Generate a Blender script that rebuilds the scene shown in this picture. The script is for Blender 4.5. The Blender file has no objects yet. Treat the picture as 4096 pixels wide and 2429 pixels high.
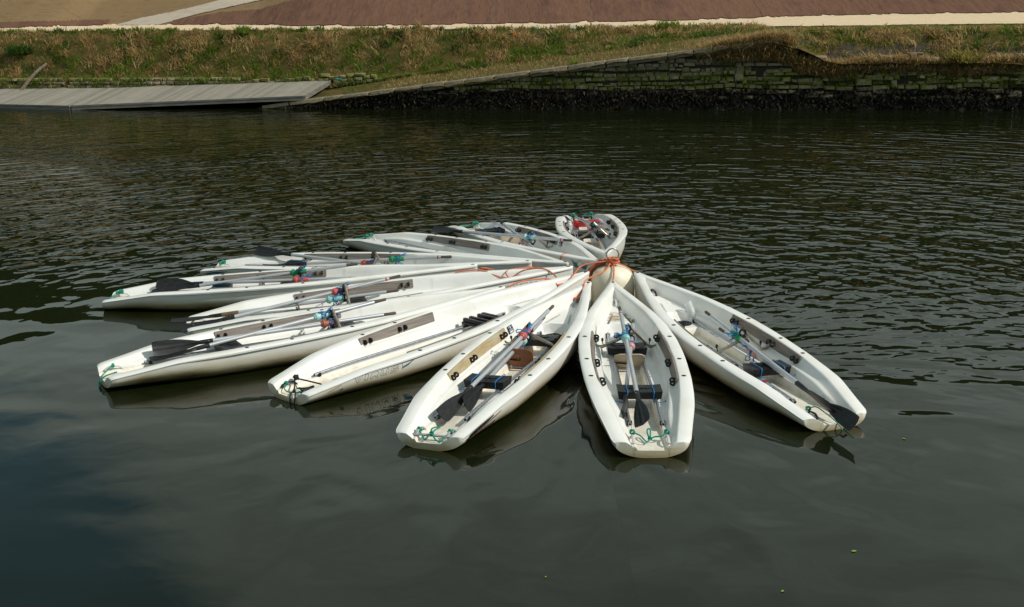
import bpy, bmesh, math, random
import numpy as np
from mathutils import Vector, Matrix, Euler
random.seed(7); RNG = np.random.default_rng(7)
S = bpy.context.scene; C = S.collection
R = math.radians

# ------------------------------------------------------------------ helpers
class MB:
    """collects shapes, builds ONE mesh object"""
    def __init__(s): s.v=[]; s.f=[]; s.m=[]
    def add(s, vs, fs, mi=0):
        n=len(s.v); s.v.extend([tuple(map(float,p)) for p in vs])
        s.f.extend([tuple(i+n for i in f) for f in fs]); s.m.extend([mi]*len(fs)); return s
    def box(s, c, d, rot=None, bev=0.0, mi=0):
        bm=bmesh.new(); bmesh.ops.create_cube(bm,size=1.0)
        for v in bm.verts: v.co=Vector((v.co.x*d[0],v.co.y*d[1],v.co.z*d[2]))
        if bev>0: bmesh.ops.bevel(bm,geom=list(bm.edges),offset=bev,segments=2,affect='EDGES',profile=.6)
        M=(rot.to_matrix() if isinstance(rot,Euler) else rot) if rot is not None else None
        bm.verts.ensure_lookup_table()
        vs=[(M@v.co if M else v.co)+Vector(c) for v in bm.verts]
        s.add(vs,[[v.index for v in f.verts] for f in bm.faces],mi); bm.free(); return s
    def tube(s, pts, r, n=8, mi=0, cap=True, sy=1.0):
        P=[Vector(p) for p in pts]; k=len(P)
        rr=r if hasattr(r,'__len__') else [r]*k
        T=[(P[min(i+1,k-1)]-P[max(i-1,0)]).normalized() for i in range(k)]
        a=Vector((0,0,1)) if abs(T[0].z)<.9 else Vector((1,0,0))
        U=(a-T[0]*a.dot(T[0])).normalized(); vs=[];fs=[]
        for i in range(k):
            U=(U-T[i]*U.dot(T[i])).normalized(); W=T[i].cross(U)
            for j in range(n):
                q=2*math.pi*j/n; vs.append(P[i]+(U*math.cos(q)*sy+W*math.sin(q))*rr[i])
        for i in range(k-1):
            for j in range(n):
                a0=i*n+j; b0=i*n+(j+1)%n; fs.append((a0,b0,b0+n,a0+n))
        if cap: fs.append(tuple(range(n-1,-1,-1))); fs.append(tuple(range((k-1)*n,k*n)))
        return s.add(vs,fs,mi)
    def lathe(s, prof, n=24, c=(0,0,0), mi=0, axis='z'):
        vs=[];fs=[]
        for r_,z in prof:
            for j in range(n):
                q=2*math.pi*j/n
                p=(r_*math.cos(q),r_*math.sin(q),z)
                if axis=='x': p=(p[2],p[0],p[1])
                vs.append((p[0]+c[0],p[1]+c[1],p[2]+c[2]))
        for i in range(len(prof)-1):
            for j in range(n):
                a=i*n+j;b=i*n+(j+1)%n; fs.append((a,b,b+n,a+n))
        fs.append(tuple(range(n-1,-1,-1))); fs.append(tuple(range((len(prof)-1)*n,len(prof)*n)))
        return s.add(vs,fs,mi)
    def torus(s, c, R_, r_, n=16, m=8, M=None, mi=0, sx=1.0):
        vs=[];fs=[]
        for i in range(n):
            a=2*math.pi*i/n
            for j in range(m):
                b=2*math.pi*j/m
                p=Vector(((R_+r_*math.cos(b))*math.cos(a)*sx,(R_+r_*math.cos(b))*math.sin(a),r_*math.sin(b)))
                if M: p=M@p
                vs.append(p+Vector(c))
        for i in range(n):
            for j in range(m):
                fs.append((i*m+j,((i+1)%n)*m+j,((i+1)%n)*m+(j+1)%m,i*m+(j+1)%m))
        return s.add(vs,fs,mi)
    def prism(s, poly, h, M=None, mi=0):
        """polygon in xy (list), extruded +z by h, then matrix M"""
        n=len(poly); vs=[Vector((x,y,0)) for x,y in poly]+[Vector((x,y,h)) for x,y in poly]
        if M is not None: vs=[M@v for v in vs]
        fs=[tuple(range(n-1,-1,-1)),tuple(range(n,2*n))]+[(i,(i+1)%n,(i+1)%n+n,i+n) for i in range(n)]
        return s.add(vs,fs,mi)
    def build(s, name, mats, parent=None, smooth=True, angle=38):
        me=bpy.data.meshes.new(name); me.from_pydata(s.v,[],s.f)
        mats=mats if isinstance(mats,(list,tuple)) else [mats]
        for m in mats: me.materials.append(m)
        if len(mats)>1: me.polygons.foreach_set('material_index',s.m)
        finish(me,smooth,angle)
        return link(name,me,parent)
def finish(me,smooth=True,angle=38):
    bm=bmesh.new(); bm.from_mesh(me)
    bmesh.ops.recalc_face_normals(bm,faces=bm.faces)
    if smooth:
        ca=math.radians(angle)
        for f in bm.faces: f.smooth=True
        for e in bm.edges:
            if len(e.link_faces)==2 and e.calc_face_angle(0)>ca: e.smooth=False
    bm.to_mesh(me); bm.free(); me.update()
def link(name,me,parent=None):
    o=bpy.data.objects.new(name,me); C.objects.link(o)
    if parent: o.parent=parent
    return o
def tag(o,label=None,cat=None,group=None,kind=None):
    if label: o['label']=label
    if cat: o['category']=cat
    if group: o['group']=group
    if kind: o['kind']=kind
    return o
def empty(name,loc,rot=(0,0,0)):
    o=bpy.data.objects.new(name,None); C.objects.link(o); o.location=loc; o.rotation_euler=rot; o.empty_display_size=.2; return o
def dup(o,parent):
    c=o.copy(); C.objects.link(c); c.parent=parent
    for ch in list(o.children): dup(ch,c)
    return c
def catmull(pts,k=6):
    P=[Vector(p) for p in pts]; P=[2*P[0]-P[1]]+P+[2*P[-1]-P[-2]]; out=[]
    for i in range(1,len(P)-2):
        for j in range(k):
            t=j/k; a,b,c,d=P[i-1],P[i],P[i+1],P[i+2]
            out.append(.5*((2*b)+(c-a)*t+(2*a-5*b+4*c-d)*t*t+(3*b-a-3*c+d)*t**3))
    out.append(P[-2]); return out
def ss(a,b,x):
    t=np.clip((np.asarray(x,float)-a)/(b-a),0,1); return t*t*(3-2*t)

# ------------------------------------------------------------------ materials
def new_mat(name):
    m=bpy.data.materials.new(name); m.use_nodes=True; nt=m.node_tree; return m,nt,nt.nodes['Principled BSDF']
def N(nt,t,**kw):
    n=nt.nodes.new(t)
    for k,v in kw.items():
        if k.startswith('i_'): n.inputs[k[2:].replace('_',' ')].default_value=v
        else: setattr(n,k,v)
    return n
def ramp(nt,fac,stops):
    r=nt.nodes.new('ShaderNodeValToRGB'); e=r.color_ramp.elements
    while len(e)<len(stops): e.new(.5)
    for el,(p,c) in zip(e,stops): el.position=p; el.color=(*c,1) if len(c)==3 else c
    nt.links.new(fac,r.inputs['Fac']); return r
def mixc(nt,fac,a,b,mode='MIX'):
    m=nt.nodes.new('ShaderNodeMix'); m.data_type='RGBA'; m.blend_type=mode
    for sock,val in ((m.inputs[0],fac),(m.inputs[6],a),(m.inputs[7],b)):
        if hasattr(val,'is_linked'): nt.links.new(val,sock)
        elif isinstance(val,(int,float)): sock.default_value=val
        else: sock.default_value=(*val,1)
    return m.outputs[2]
def math_n(nt,op,a,b=None,clamp=False):
    m=nt.nodes.new('ShaderNodeMath'); m.operation=op; m.use_clamp=clamp
    for i,v in enumerate((a,b)):
        if v is None: continue
        if hasattr(v,'is_linked'): nt.links.new(v,m.inputs[i])
        else: m.inputs[i].default_value=v
    return m.outputs[0]
def maprange(nt,v,a,b,c=0.0,d=1.0,smooth=True):
    m=nt.nodes.new('ShaderNodeMapRange'); m.interpolation_type='SMOOTHSTEP' if smooth else 'LINEAR'
    nt.links.new(v,m.inputs[0])
    for i,x in zip((1,2,3,4),(a,b,c,d)): m.inputs[i].default_value=x
    return m.outputs[0]
def noise(nt,scale,detail=4,rough=.55,vec=None,stretch=None,dist=0.0,coord='Object'):
    if vec is None:
        vec=nt.nodes.new('ShaderNodeTexCoord').outputs[coord]
    if stretch:
        mp=nt.nodes.new('ShaderNodeMapping'); mp.inputs['Scale'].default_value=stretch; nt.links.new(vec,mp.inputs[0]); vec=mp.outputs[0]
    n=nt.nodes.new('ShaderNodeTexNoise'); n.inputs['Scale'].default_value=scale; n.inputs['Detail'].default_value=detail; n.inputs['Roughness'].default_value=rough; n.inputs['Distortion'].default_value=dist
    nt.links.new(vec,n.inputs['Vector']); return n.outputs['Fac']
def bump(nt,b,h,dist,strength=1.0):
    n=nt.nodes.new('ShaderNodeBump'); n.inputs['Distance'].default_value=dist; n.inputs['Strength'].default_value=strength
    nt.links.new(h,n.inputs['Height']); nt.links.new(n.outputs[0],b.inputs['Normal']); return n
def simple(name,c1,c2=None,rough=.5,metal=0.0,scale=8,detail=4,bm=0.0,stretch=None,lo=.35,hi=.65,spec=None):
    m,nt,b=new_mat(name); b.inputs['Roughness'].default_value=rough; b.inputs['Metallic'].default_value=metal
    if spec is not None: b.inputs['Specular IOR Level'].default_value=spec
    if c2 is None: c2=tuple(x*.75 for x in c1)
    f=noise(nt,scale,detail,stretch=stretch)
    nt.links.new(ramp(nt,f,[(lo,c1),(hi,c2)]).outputs[0],b.inputs['Base Color'])
    if bm: bump(nt,b,f,bm)
    return m
def rnd_obj(nt): return nt.nodes.new('ShaderNodeObjectInfo').outputs['Random']

def make_gel(outer):
    m,nt,b=new_mat('gelcoat_outside' if outer else 'gelcoat_inside')
    tc=nt.nodes.new('ShaderNodeTexCoord').outputs['Object']; off=nt.nodes.new('ShaderNodeVectorMath'); off.operation='ADD'
    sc=nt.nodes.new('ShaderNodeCombineXYZ'); r=rnd_obj(nt); nt.links.new(math_n(nt,'MULTIPLY',r,37.0),sc.inputs[0])
    nt.links.new(tc,off.inputs[0]); nt.links.new(sc.outputs[0],off.inputs[1]); v=off.outputs[0]
    sep=nt.nodes.new('ShaderNodeSeparateXYZ'); nt.links.new(tc,sep.inputs[0]); z=sep.outputs[2]
    base=mixc(nt,maprange(nt,noise(nt,2.2,5,vec=v),.42,.75),(.80,.79,.755),(.72,.70,.645))
    fine=maprange(nt,noise(nt,26,5,.7,vec=v),.60,.78)
    base=mixc(nt,math_n(nt,'MULTIPLY',fine,.35),base,(.52,.47,.38))
    if outer:
        base=mixc(nt,.25,base,(.66,.63,.54))
        st=noise(nt,2.6,7,.68,vec=v,stretch=(.55,.55,3.2))
        h=math_n(nt,'ADD',math_n(nt,'ADD',z,math_n(nt,'MULTIPLY',maprange(nt,sep.outputs[0],-1.55,-1.88),.07)),math_n(nt,'MULTIPLY',math_n(nt,'SUBTRACT',st,.5),.20))
        base=mixc(nt,maprange(nt,h,.25,.09,0,.70),base,(.56,.48,.29))
        base=mixc(nt,maprange(nt,h,.150,.050,0,.82),base,(.30,.21,.075))
        base=mixc(nt,maprange(nt,h,.075,.018,0,.93),base,(.055,.038,.012))
        scr=maprange(nt,noise(nt,9,4,.8,vec=v,stretch=(.35,1,2.4)),.66,.74)
        base=mixc(nt,math_n(nt,'MULTIPLY',scr,.4),base,(.30,.24,.15))
    else:
        fl=maprange(nt,z,.125,.07)
        base=mixc(nt,math_n(nt,'MULTIPLY',fl,.75),base,mixc(nt,maprange(nt,noise(nt,7,5,.7,vec=v),.4,.72),(.78,.72,.60),(.56,.48,.34)))
        fk=noise(nt,55,3,.6,vec=v); zone=maprange(nt,noise(nt,3.5,3,vec=v),.50,.66)
        fk=math_n(nt,'MULTIPLY',math_n(nt,'MULTIPLY',maprange(nt,fk,.66,.70),zone),maprange(nt,z,.16,.11))
        base=mixc(nt,fk,base,(.12,.09,.04))
    nt.links.new(base,b.inputs['Base Color'])
    b.inputs['Roughness'].default_value=.32; b.inputs['Specular IOR Level'].default_value=.4
    bump(nt,b,noise(nt,14,3,vec=v),.0012)
    return m
M={}
M['gin']=make_gel(False); M['gout']=make_gel(True)
M['alu']=simple('oar_aluminium',(.60,.61,.63),(.50,.51,.53),.38,.55,scale=14,stretch=(.4,3,3))
M['rail']=simple('rail_aluminium',(.46,.48,.51),(.34,.36,.40),.36,.85,scale=20)
M['steel']=simple('stainless_tube',(.42,.38,.31),(.32,.28,.22),.30,.85,scale=25)
M['hole']=simple('dark_hole',(.01,.01,.01),rough=.9)
M['black']=simple('black_plastic',(.007,.0075,.009),(.013,.0135,.016),.40,0,scale=18,bm=.0015,spec=.28)
M['blade']=simple('blade_plastic',(.008,.0085,.0095),(.020,.020,.021),.45,0,scale=11,stretch=(1,3,3),bm=.001,spec=.3)
M['seatred']=simple('red_plastic',(.62,.012,.012),(.42,.01,.01),.35)
M['grip']=simple('worn_wood_grip',(.105,.082,.060),(.055,.043,.033),.75,0,scale=30,stretch=(.3,3,3),bm=.002)
M['board']=simple('weathered_board',(.27,.23,.195),(.145,.122,.105),.75,0,scale=7,stretch=(.45,5,9),bm=.003)
M['boardpale']=simple('pale_board',(.44,.38,.27),(.36,.25,.10),.7,0,scale=5,stretch=(.8,4,4),bm=.002)
M['ply']=simple('varnished_plywood',(.26,.075,.014),(.17,.045,.009),.38,0,scale=9,stretch=(2,.4,2))
M['plategrey']=simple('grey_foot_plate',(.20,.17,.14),(.12,.10,.08),.6)
M['platetan']=simple('tan_foot_plate',(.40,.33,.24),(.27,.22,.16),.6)
M['handgrey']=simple('grey_handle',(.36,.37,.38),(.28,.29,.30),.5)
M['handwhite']=simple('pale_handle',(.55,.55,.54),(.45,.45,.44),.5)
M['blue']=simple('blue_twine',(.004,.21,.50),(.003,.12,.33),.6,0,scale=60,bm=.004)
M['green']=simple('green_rope',(.004,.30,.20),(.003,.18,.12),.6,0,scale=60,bm=.004)
M['orange']=simple('orange_rope',(.72,.20,.09),(.50,.14,.07),.75,0,scale=70,bm=.005)
M['orangedark']=simple('rope_brown',(.30,.085,.04),(.14,.045,.025),.8,0,scale=50,bm=.005)
M['blackrope']=simple('black_rope',(.018,.013,.014),rough=.8)
for k,c in dict(teal=(.24,.52,.49),red=(.60,.10,.09),pale_red=(.62,.30,.28),green=(.01,.25,.09),orange=(.75,.13,.03),rust=(.40,.12,.07),mint=(.42,.68,.66)).items():
    M['col_'+k]=simple('collar_'+k,c,tuple(x*.7 for x in c),.5,0,scale=35,lo=.4,hi=.7)
M['redband']=simple('red_band',(.45,.01,.015),rough=.5)
M['tape']=simple('brown_tape',(.17,.11,.05),(.10,.06,.03),.35)
M['navy']=simple('navy_sticker',(.012,.018,.045),rough=.35)
M['whitepr']=simple('white_print',(.75,.75,.75),rough=.5)
M['line']=simple('lettering_line',(.05,.05,.05),(.25,.24,.21),.5,0,scale=30,lo=.42,hi=.66)
M['tealpr']=simple('teal_print',(.004,.16,.25),rough=.4)
M['redpr']=simple('red_print',(.30,.008,.02),rough=.45)
M['blackpr']=simple('black_print',(.012,.012,.012),(.05,.05,.05),.4,scale=20,lo=.55,hi=.8)
M['buoy']=None

def buoy_mat():
    m,nt,b=new_mat('aged_float'); tc=nt.nodes.new('ShaderNodeTexCoord').outputs['Object']
    sep=nt.nodes.new('ShaderNodeSeparateXYZ'); nt.links.new(tc,sep.inputs[0]); z=sep.outputs[2]
    c=mixc(nt,maprange(nt,noise(nt,4,5),.4,.7),(.80,.75,.60),(.70,.60,.40))
    n=noise(nt,9,5,.7); h=math_n(nt,'ADD',z,math_n(nt,'MULTIPLY',math_n(nt,'SUBTRACT',n,.5),.16))
    c=mixc(nt,maprange(nt,h,.10,.0),c,(.03,.026,.016))
    nt.links.new(c,b.inputs['Base Color']); b.inputs['Roughness'].default_value=.5; bump(nt,b,n,.004); return m
M['buoy']=buoy_mat()
def bottle_mat(name,tint):
    m,nt,b=new_mat(name); b.inputs['Base Color'].default_value=(*tint,1); b.inputs['Transmission Weight'].default_value=.62
    b.inputs['Roughness'].default_value=.16; b.inputs['IOR'].default_value=1.25; bump(nt,b,noise(nt,30,2),.004); return m
M['pet']=bottle_mat('clear_bottle',(.93,.96,.95)); M['petblue']=bottle_mat('blue_bottle',(.35,.55,.75)); M['milk']=bottle_mat('milky_bottle',(.9,.88,.9))

# ------------------------------------------------------------------ hull shape (x: stern -1.92 .. bow 2.92)
def smooth_interp(xs,ys,w=.10):
    g=np.arange(-2.6,3.6,.01); v=np.interp(g,xs,ys); k=np.exp(-.5*(np.arange(-40,41)*.01/w)**2); k/=k.sum()
    vs=np.convolve(np.pad(v,40,mode='edge'),k,'valid'); return lambda x: np.interp(x,g,vs)
_wo=smooth_interp([-2,-1.85,-1.7,-1.47,-1.25,-.92,-.53,0,.3,.7,1.17,1.6,2.0,2.44,2.7,2.9],[.33,.35,.375,.416,.455,.492,.52,.535,.534,.518,.463,.376,.275,.158,.085,.028],.06)
def wo(x):
    w=float(_wo(x))
    if x>2.84: w=min(w,max(.004,.046*math.sqrt(max(0,1-((x-2.84)/.083)**2))))
    if x<-1.83: w-=.045*(1-math.sqrt(max(0,1-((-1.83-x)/.085)**2)))
    return w
_wi=smooth_interp([-2,-1.84,-1.47,-1.06,-.9,-.5,0,.5,.9,1.22,1.6,2.06,2.55,2.64,3.5],[.205,.222,.285,.343,.362,.40,.417,.405,.372,.335,.275,.168,.030,.004,.004],.05)
def wi(x): return max(.004,float(_wi(x)))
_sh=smooth_interp([-2.3,-1.92,-1.85,-1.6,-1.2,-.5,0,.71,1.6,2.87,3.2],[.128,.128,.145,.182,.247,.288,.312,.348,.398,.442,.452],.05)
def sheer(x): return float(_sh(x))-(.02*max(0,(-1.86-x)/.06)**2 if x<-1.86 else 0)
_keel=lambda x: float(np.interp(x,[-1.92,-1.7,-1.2,-.4,.6,1.6,2.5,2.8,2.84,2.87,2.89,2.905,2.915,2.925],[-.012,-.02,-.045,-.065,-.07,-.06,-.03,-.02,-.012,.02,.08,.18,.29,.41]))
def deck_pts(x):
    """breakpoints (a,zA,zB) of the inside surface"""
    w=wi(x); zs=sheer(x)
    zsh=float(np.interp(x,[-1.95,-1,0,1,1.6],[.085,.108,.115,.125,.14])); zr=float(np.interp(x,[-1.95,-1.2,0,1.1],[.060,.052,.045,.05]))
    wr=float(np.interp(x,[-1.92,-1.3,0,1.1],[.127,.118,.105,.12])); rec=float(ss(1.29,1.25,x)); zr=zr*rec+zsh*(1-rec)
    zl=zsh+.075*float(ss(-1.85,-1.1,x)); zb=float(np.interp(x,[1.2,1.5,2.0,2.6,2.7],[.215,.232,.268,.315,.33]))
    wso=max(.03,w-.13) if x>-1.2 else w-.13+.055*float(ss(-1.2,-1.8,x)); wl=max(wso+.03,w-.055)
    if w<.09: return [(0,zs-.004,zs-.004),(w*.5,zs-.003,zs-.003),(w,zs,zs)] if w<.02 else None
    return w,zs,zsh,zr,wr,zl,zb,wso,wl
def inside(x):
    w=wi(x); zs=sheer(x); q=deck_pts(x); fr=np.linspace
    dep=float(ss(2.64,2.46,x)); zb=float(np.interp(x,[1.2,1.5,2.0,2.6,2.7],[.215,.232,.268,.315,.33]))
    if w<.20 or x>1.95:
        aa=list(w*np.concatenate([fr(0,.55,12,endpoint=False),fr(.55,1,8)]))
        zz=[]
        for a in aa:
            t=float(ss(max(0,w-.075),w,a)) if w>.08 else float(ss(.05,1,a/w)); zd=zb+(zs-zb)*t**1.3
            zz.append(zs-(zs-zd)*dep if x>2.3 else zd)
        return list(zip(aa,zz))
    w,zs,zsh,zr,wr,zl,zb,wso,wl=q
    wr=min(wr,wso-.02)
    aa=list(fr(0,wr,4))+[wr+.007,wr+.014,wr+.02]+list(fr(wr+.035,wso-.012,3))+[wso-.004,wso+.008,wso+.02,wso+.03]+[(wso+.03+wl)/2,wl-.006,wl+.006,(wl+w)/2,w-.010,w]
    A=([0,wr,wr+.016,wso,wso+.024,wl,w],[zr,zr,zsh,zsh+.002,zl,zl+.012,zs])
    zz=[]
    for a in aa:
        za=float(np.interp(a,A[0],A[1])); t=float(ss(w-.075,w,a)); zbb=zb+(zs-zb)*t**1.3
        d=(max(0,x-1.15)/.46)**3+(a/.29)**3 if x>1.15 else 0
        s=float(ss(.86,1.14,d)); 
        zz.append(za*(1-s)+zbb*s)
    return list(zip(aa,zz))
def lip(x): return .013+.017*float(ss(-1.45,-.6,x))
def tuck(x): return .006+.018*float(ss(-1.45,-.6,x))
def rim(x):
    w,o,zs=wi(x),wo(x),sheer(x); g=max(.003,o-w); L=[(w+min(.012,.2*g),zs+.004),(w+g*.5,zs+.005),(o-min(.022,.25*g),zs+.001),(o-min(.008,.08*g),zs-.005),(o,zs-.4*lip(x)),(o-.0015,zs-lip(x)),(o-min(tuck(x),.3*o),zs-lip(x)-.004)]
    return L
def section(x,n=14):
    o=max(.002,wo(x)-min(tuck(x)+.001,.3*wo(x))); zt=sheer(x)-lip(x)-.008; zb=min(_keel(x),zt-.004)
    p=float(np.interp(x,[-1.92,-1.2,0,1.2,2.2,2.8],[.92,.95,1.0,1.05,1.2,1.25])); w=float(ss(-1.75,-.8,x)*ss(2.3,1.4,x)); out=[]
    for k,t in enumerate(np.linspace(.02,math.pi/2,n)):
        y0=math.cos(t)**p if t<math.pi/2-1e-6 else 0.0; z0=zt-(zt-zb)*math.sin(t)
        f=k/(n-1); d=1.22*f**.95; y1=float(np.interp(d,[0,.15,.35,.55,.78,1.0,1.12,1.22],[1,.996,.982,.948,.868,.735,.55,0])); z1=zt-zt*d if d<1 else zb*(d-1)/.22
        out.append((o*(y0*(1-w)+y1*w),z0*(1-w)+z1*w))
    return out
def hull_y(x,z):
    P=section(x,40); zs_=[p[1] for p in P][::-1]; ys=[p[0] for p in P][::-1]; return float(np.interp(z,zs_,ys))
def xshift(x,a): return -.028*(1-(min(a,.34)/.34)**2)*float(ss(-1.5,-1.86,x))
def make_hull():
    xs=list(np.arange(-1.80,1.05,.05))+list(np.arange(1.05,1.8,.02))+list(np.arange(1.8,2.8,.04))+[2.8,2.83,2.85,2.87,2.885,2.897,2.907,2.915,2.921]
    xs=[-1.90,-1.894,-1.882,-1.865,-1.845,-1.825]+xs
    rows=[];kinds=None
    for x in xs:
        a=inside(x); r=rim(x); h=section(x)
        half=[(y,z,0) for y,z in a]+[(y,z,0) for y,z in r]+[(y,z,1) for y,z in h]
        rows.append((x,half))
    nh=len(rows[0][1])
    for x,h in rows: assert len(h)==nh,(x,len(h),nh)
    vs=[];fs=[];mi=[]
    # ring order: left half (+y) from centre to keel, then right half back from keel to centre  -> closed ring
    n=2*nh-2
    for x,h in rows:
        for k,(y,z,m) in enumerate(h): vs.append((x+xshift(x,y),y,z))
        for k in range(nh-2,0,-1): y,z,m=h[k]; vs.append((x+xshift(x,y),-y,z))
    nin=len(inside(0.0))+7
    for i in range(len(rows)-1):
        for k in range(n):
            k2=(k+1)%n; fs.append((i*n+k,i*n+k2,(i+1)*n+k2,(i+1)*n+k))
            kk=min(k,n-k) if k<nh else n-k-1
            kk=k if k<nh-1 else n-1-k
            mi.append(1 if kk>=nin-1 else 0)
    # stern closure: top ring (inside+rim) against hull section, strip by lateral position
    top=[0]+[];T=list(range(0,nin)); B=list(range(nin,nh))
    def side(sg):
        # triangulate between polyline T (centre->rim) and B reversed (keel->rim), by y
        t=[k if sg>0 else (n-k)%n for k in T]; b=[k if sg>0 else (n-k)%n for k in B][::-1]
        i=j=0
        while i<len(t)-1 or j<len(b)-1:
            yi=abs(vs[t[min(i+1,len(t)-1)]][1]); yj=abs(vs[b[min(j+1,len(b)-1)]][1])
            if j>=len(b)-1 or (i<len(t)-1 and yi<=yj): fs.append((t[i],t[i+1],b[j])); i+=1
            else: fs.append((t[i],b[j+1],b[j])); j+=1
            mi.append(1)
    side(1); side(-1)
    e=(len(rows)-1)*n; fs.append(tuple(e+k for k in range(n))); mi.append(1)
    mb=MB(); mb.v=vs; mb.f=fs; mb.m=mi
    me=bpy.data.meshes.new('hull'); me.from_pydata(vs,[],fs); me.materials.append(M['gin']); me.materials.append(M['gout'])
    me.polygons.foreach_set('material_index',mi)
    finish(me,True,50); return me
HULL=make_hull()
def deckz(x,y):
    P=inside(x); return float(np.interp(abs(y),[p[0] for p in P],[p[1] for p in P]))

# ------------------------------------------------------------------ boat fittings (meshes made once, copied)
def mesh_of(mb,name,mats,angle=38):
    o=mb.build(name,mats,None,True,angle); me=o.data; bpy.data.objects.remove(o); return me
def strip_board(x0,x1,sg,h=.098):
    mb=MB(); n=16; vs=[];fs=[]
    for i in range(n+1):
        x=x0+(x1-x0)*i/n; w=wi(x); z=sheer(x)+.004
        for (dy,dz) in ((-.004,0),(-.020,0.0),(-.052,-h),(-.036,-h-.004)):
            vs.append((x,sg*(w+dy),z+dz))
    for i in range(n):
        for k in range(4): fs.append((i*4+k,i*4+(k+1)%4,(i+1)*4+(k+1)%4,(i+1)*4+k))
    fs+= [(0,1,2,3),(n*4,n*4+1,n*4+2,n*4+3)]
    return mb.add(vs,fs)
BOARD={(sg,pale):mesh_of(strip_board(-.60,.90 ,sg),'rigger_board',M['boardpale' if pale else 'board'],25) for sg in(1,-1) for pale in(0,1)}
def lug_mesh():
    mb=MB(); Mx=Matrix.Rotation(math.pi/2,3,'Y')
    mb.torus((0,-.023,0),.0205,.0105,14,8,Mx,sx=1.0); mb.box((0,-.007,0),(.026,.020,.052),bev=.006)
    return mesh_of(mb,'rigger_lug',M['black'])
LUG=lug_mesh()
PLUG=mesh_of(MB().lathe([(.0245,-.004),(.0245,.001),(.020,.004),(.008,.005)],20),'rim_plug',M['black'])
def rail_mesh(sg):
    mb=MB(); x0,x1=-1.44,1.50; pts=[(x,sg*.150,.150 if x<1.2 else .158) for x in np.linspace(x0,x1,12)]
    pts=[(p[0],p[1],float(np.interp(p[0],[-1.5,-1,1.1,1.6],[.125,.142,.152,.172]))) for p in pts]
    mb.tube(pts,.0165,10,0)
    for xe in(x0,x1):
        p=pts[0] if xe==x0 else pts[-1]
        mb.lathe([(.011,-.001),(.011,.001)],10,(xe-.0025 if xe==x0 else xe+.0025,p[1],p[2]),2,'x')
        d=.06 if xe==x0 else -.04; z=float(np.interp(xe+d,[-1.5,-1,1.1,1.6],[.125,.142,.152,.172]))
        mb.box((xe+d,sg*.15,z-.010),(.034,.050,.040),bev=.006,mi=1)
    for x in np.arange(-1.3,.45,.072):
        z=float(np.interp(x,[-1.5,-1,1.1,1.6],[.125,.142,.152,.172]))
        for s2 in(1,-1):
            mb.lathe([(.0042,-.0174),(.0042,.0174)],8,(0,0,0),2)
            k=16; 
            for q in range(len(mb.v)-k,len(mb.v)):
                a,b_,c_=mb.v[q]; mb.v[q]=(x+a,sg*.15+c_,z+.002+b_)
    return mesh_of(mb,'seat_rail',[M['rail'],M['black'],M['hole']])
RAIL={s:rail_mesh(s) for s in(1,-1)}
def seat_mesh(mat,wheels=True):
    """origin at rail height, x fore-aft"""
    mb=MB(); vs=[];fs=[]; ny,nx=15,7
    for top in(0,1):
        for i in range(nx):
            for j in range(ny):
                u=i/(nx-1)*2-1; v=j/(ny-1)*2-1
                x=.118*u; y=.212*v
                if top: z=.058+.009*abs(v)**3-.006*(1-u*u)*(1-v*v)
                else: z=-.018
                ed=max(abs(u),abs(v)); 
                if ed>.9 and top: z-=.006
                vs.append((x*(1 if top else .93),y*(1 if top else .95),z))
    def id_(t,i,j): return t*nx*ny+i*ny+j
    for i in range(nx-1):
        for j in range(ny-1):
            fs.append((id_(1,i,j),id_(1,i,j+1),id_(1,i+1,j+1),id_(1,i+1,j))); fs.append((id_(0,i,j),id_(0,i+1,j),id_(0,i+1,j+1),id_(0,i,j+1)))
    for i in range(nx-1):
        for j in(0,ny-1): fs.append((id_(0,i,j),id_(0,i+1,j),id_(1,i+1,j),id_(1,i,j)))
    for j in range(ny-1):
        for i in(0,nx-1): fs.append((id_(0,i,j),id_(0,i,j+1),id_(1,i,j+1),id_(1,i,j)))
    mb.add(vs,fs)
    for y in np.linspace(-.14,.14,5): mb.box((0,y,.0545+.009*abs(y/.212)**3),(.17,.004,.006),bev=0)
    mb.box((.0,0,.0558),(.004,.33,.006))
    for sy in(-.15,.15):
        for sx in(-.075,.075): mb.box((sx,sy,-.014),(.05,.055,.034),bev=.006)
    return mesh_of(mb,'sliding_seat',mat)
SEAT=seat_mesh(M['black']); SEATRED=seat_mesh(M['seatred'])
def seat_ridged():
    mb=MB()
    mb.box((0,0,.015),(.40,.36,.03),bev=.01)
    for x in(-.155,-.055,.085,.155): mb.box((x,0,.045),(.05,.36,.05),bev=.014)
    for sy in(-.14,.14): mb.box((0,sy,.0),(.36,.05,.05),bev=.01)
    return mesh_of(mb,'foot_tray',M['black'])
TRAY=seat_ridged()
def plate_mesh(mat):
    """foot plate, leaning, origin at its lower edge centre in the well"""
    mb=MB(); pts=[]
    w,h,r=.165,.235,.07
    pts=[(-.11,0),(.11,0),(.15,.06)]
    for q in np.linspace(0,math.pi/2,6): pts.append((w-r+r*math.cos(q),h-r+r*math.sin(q)))
    for q in np.linspace(math.pi/2,math.pi,6): pts.append((-w+r+r*math.cos(q),h-r+r*math.sin(q)))
    pts.append((-.15,.06))
    Mm=Matrix(((0,0,1),(1,0,0),(0,1,0))).to_4x4()  # x->y, y->z, z->x
    mb.prism(pts,.014,Mm)
    return mesh_of(mb,'foot_plate',mat)
PLATE={k:plate_mesh(M[k]) for k in('ply','plategrey','platetan')}
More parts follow.
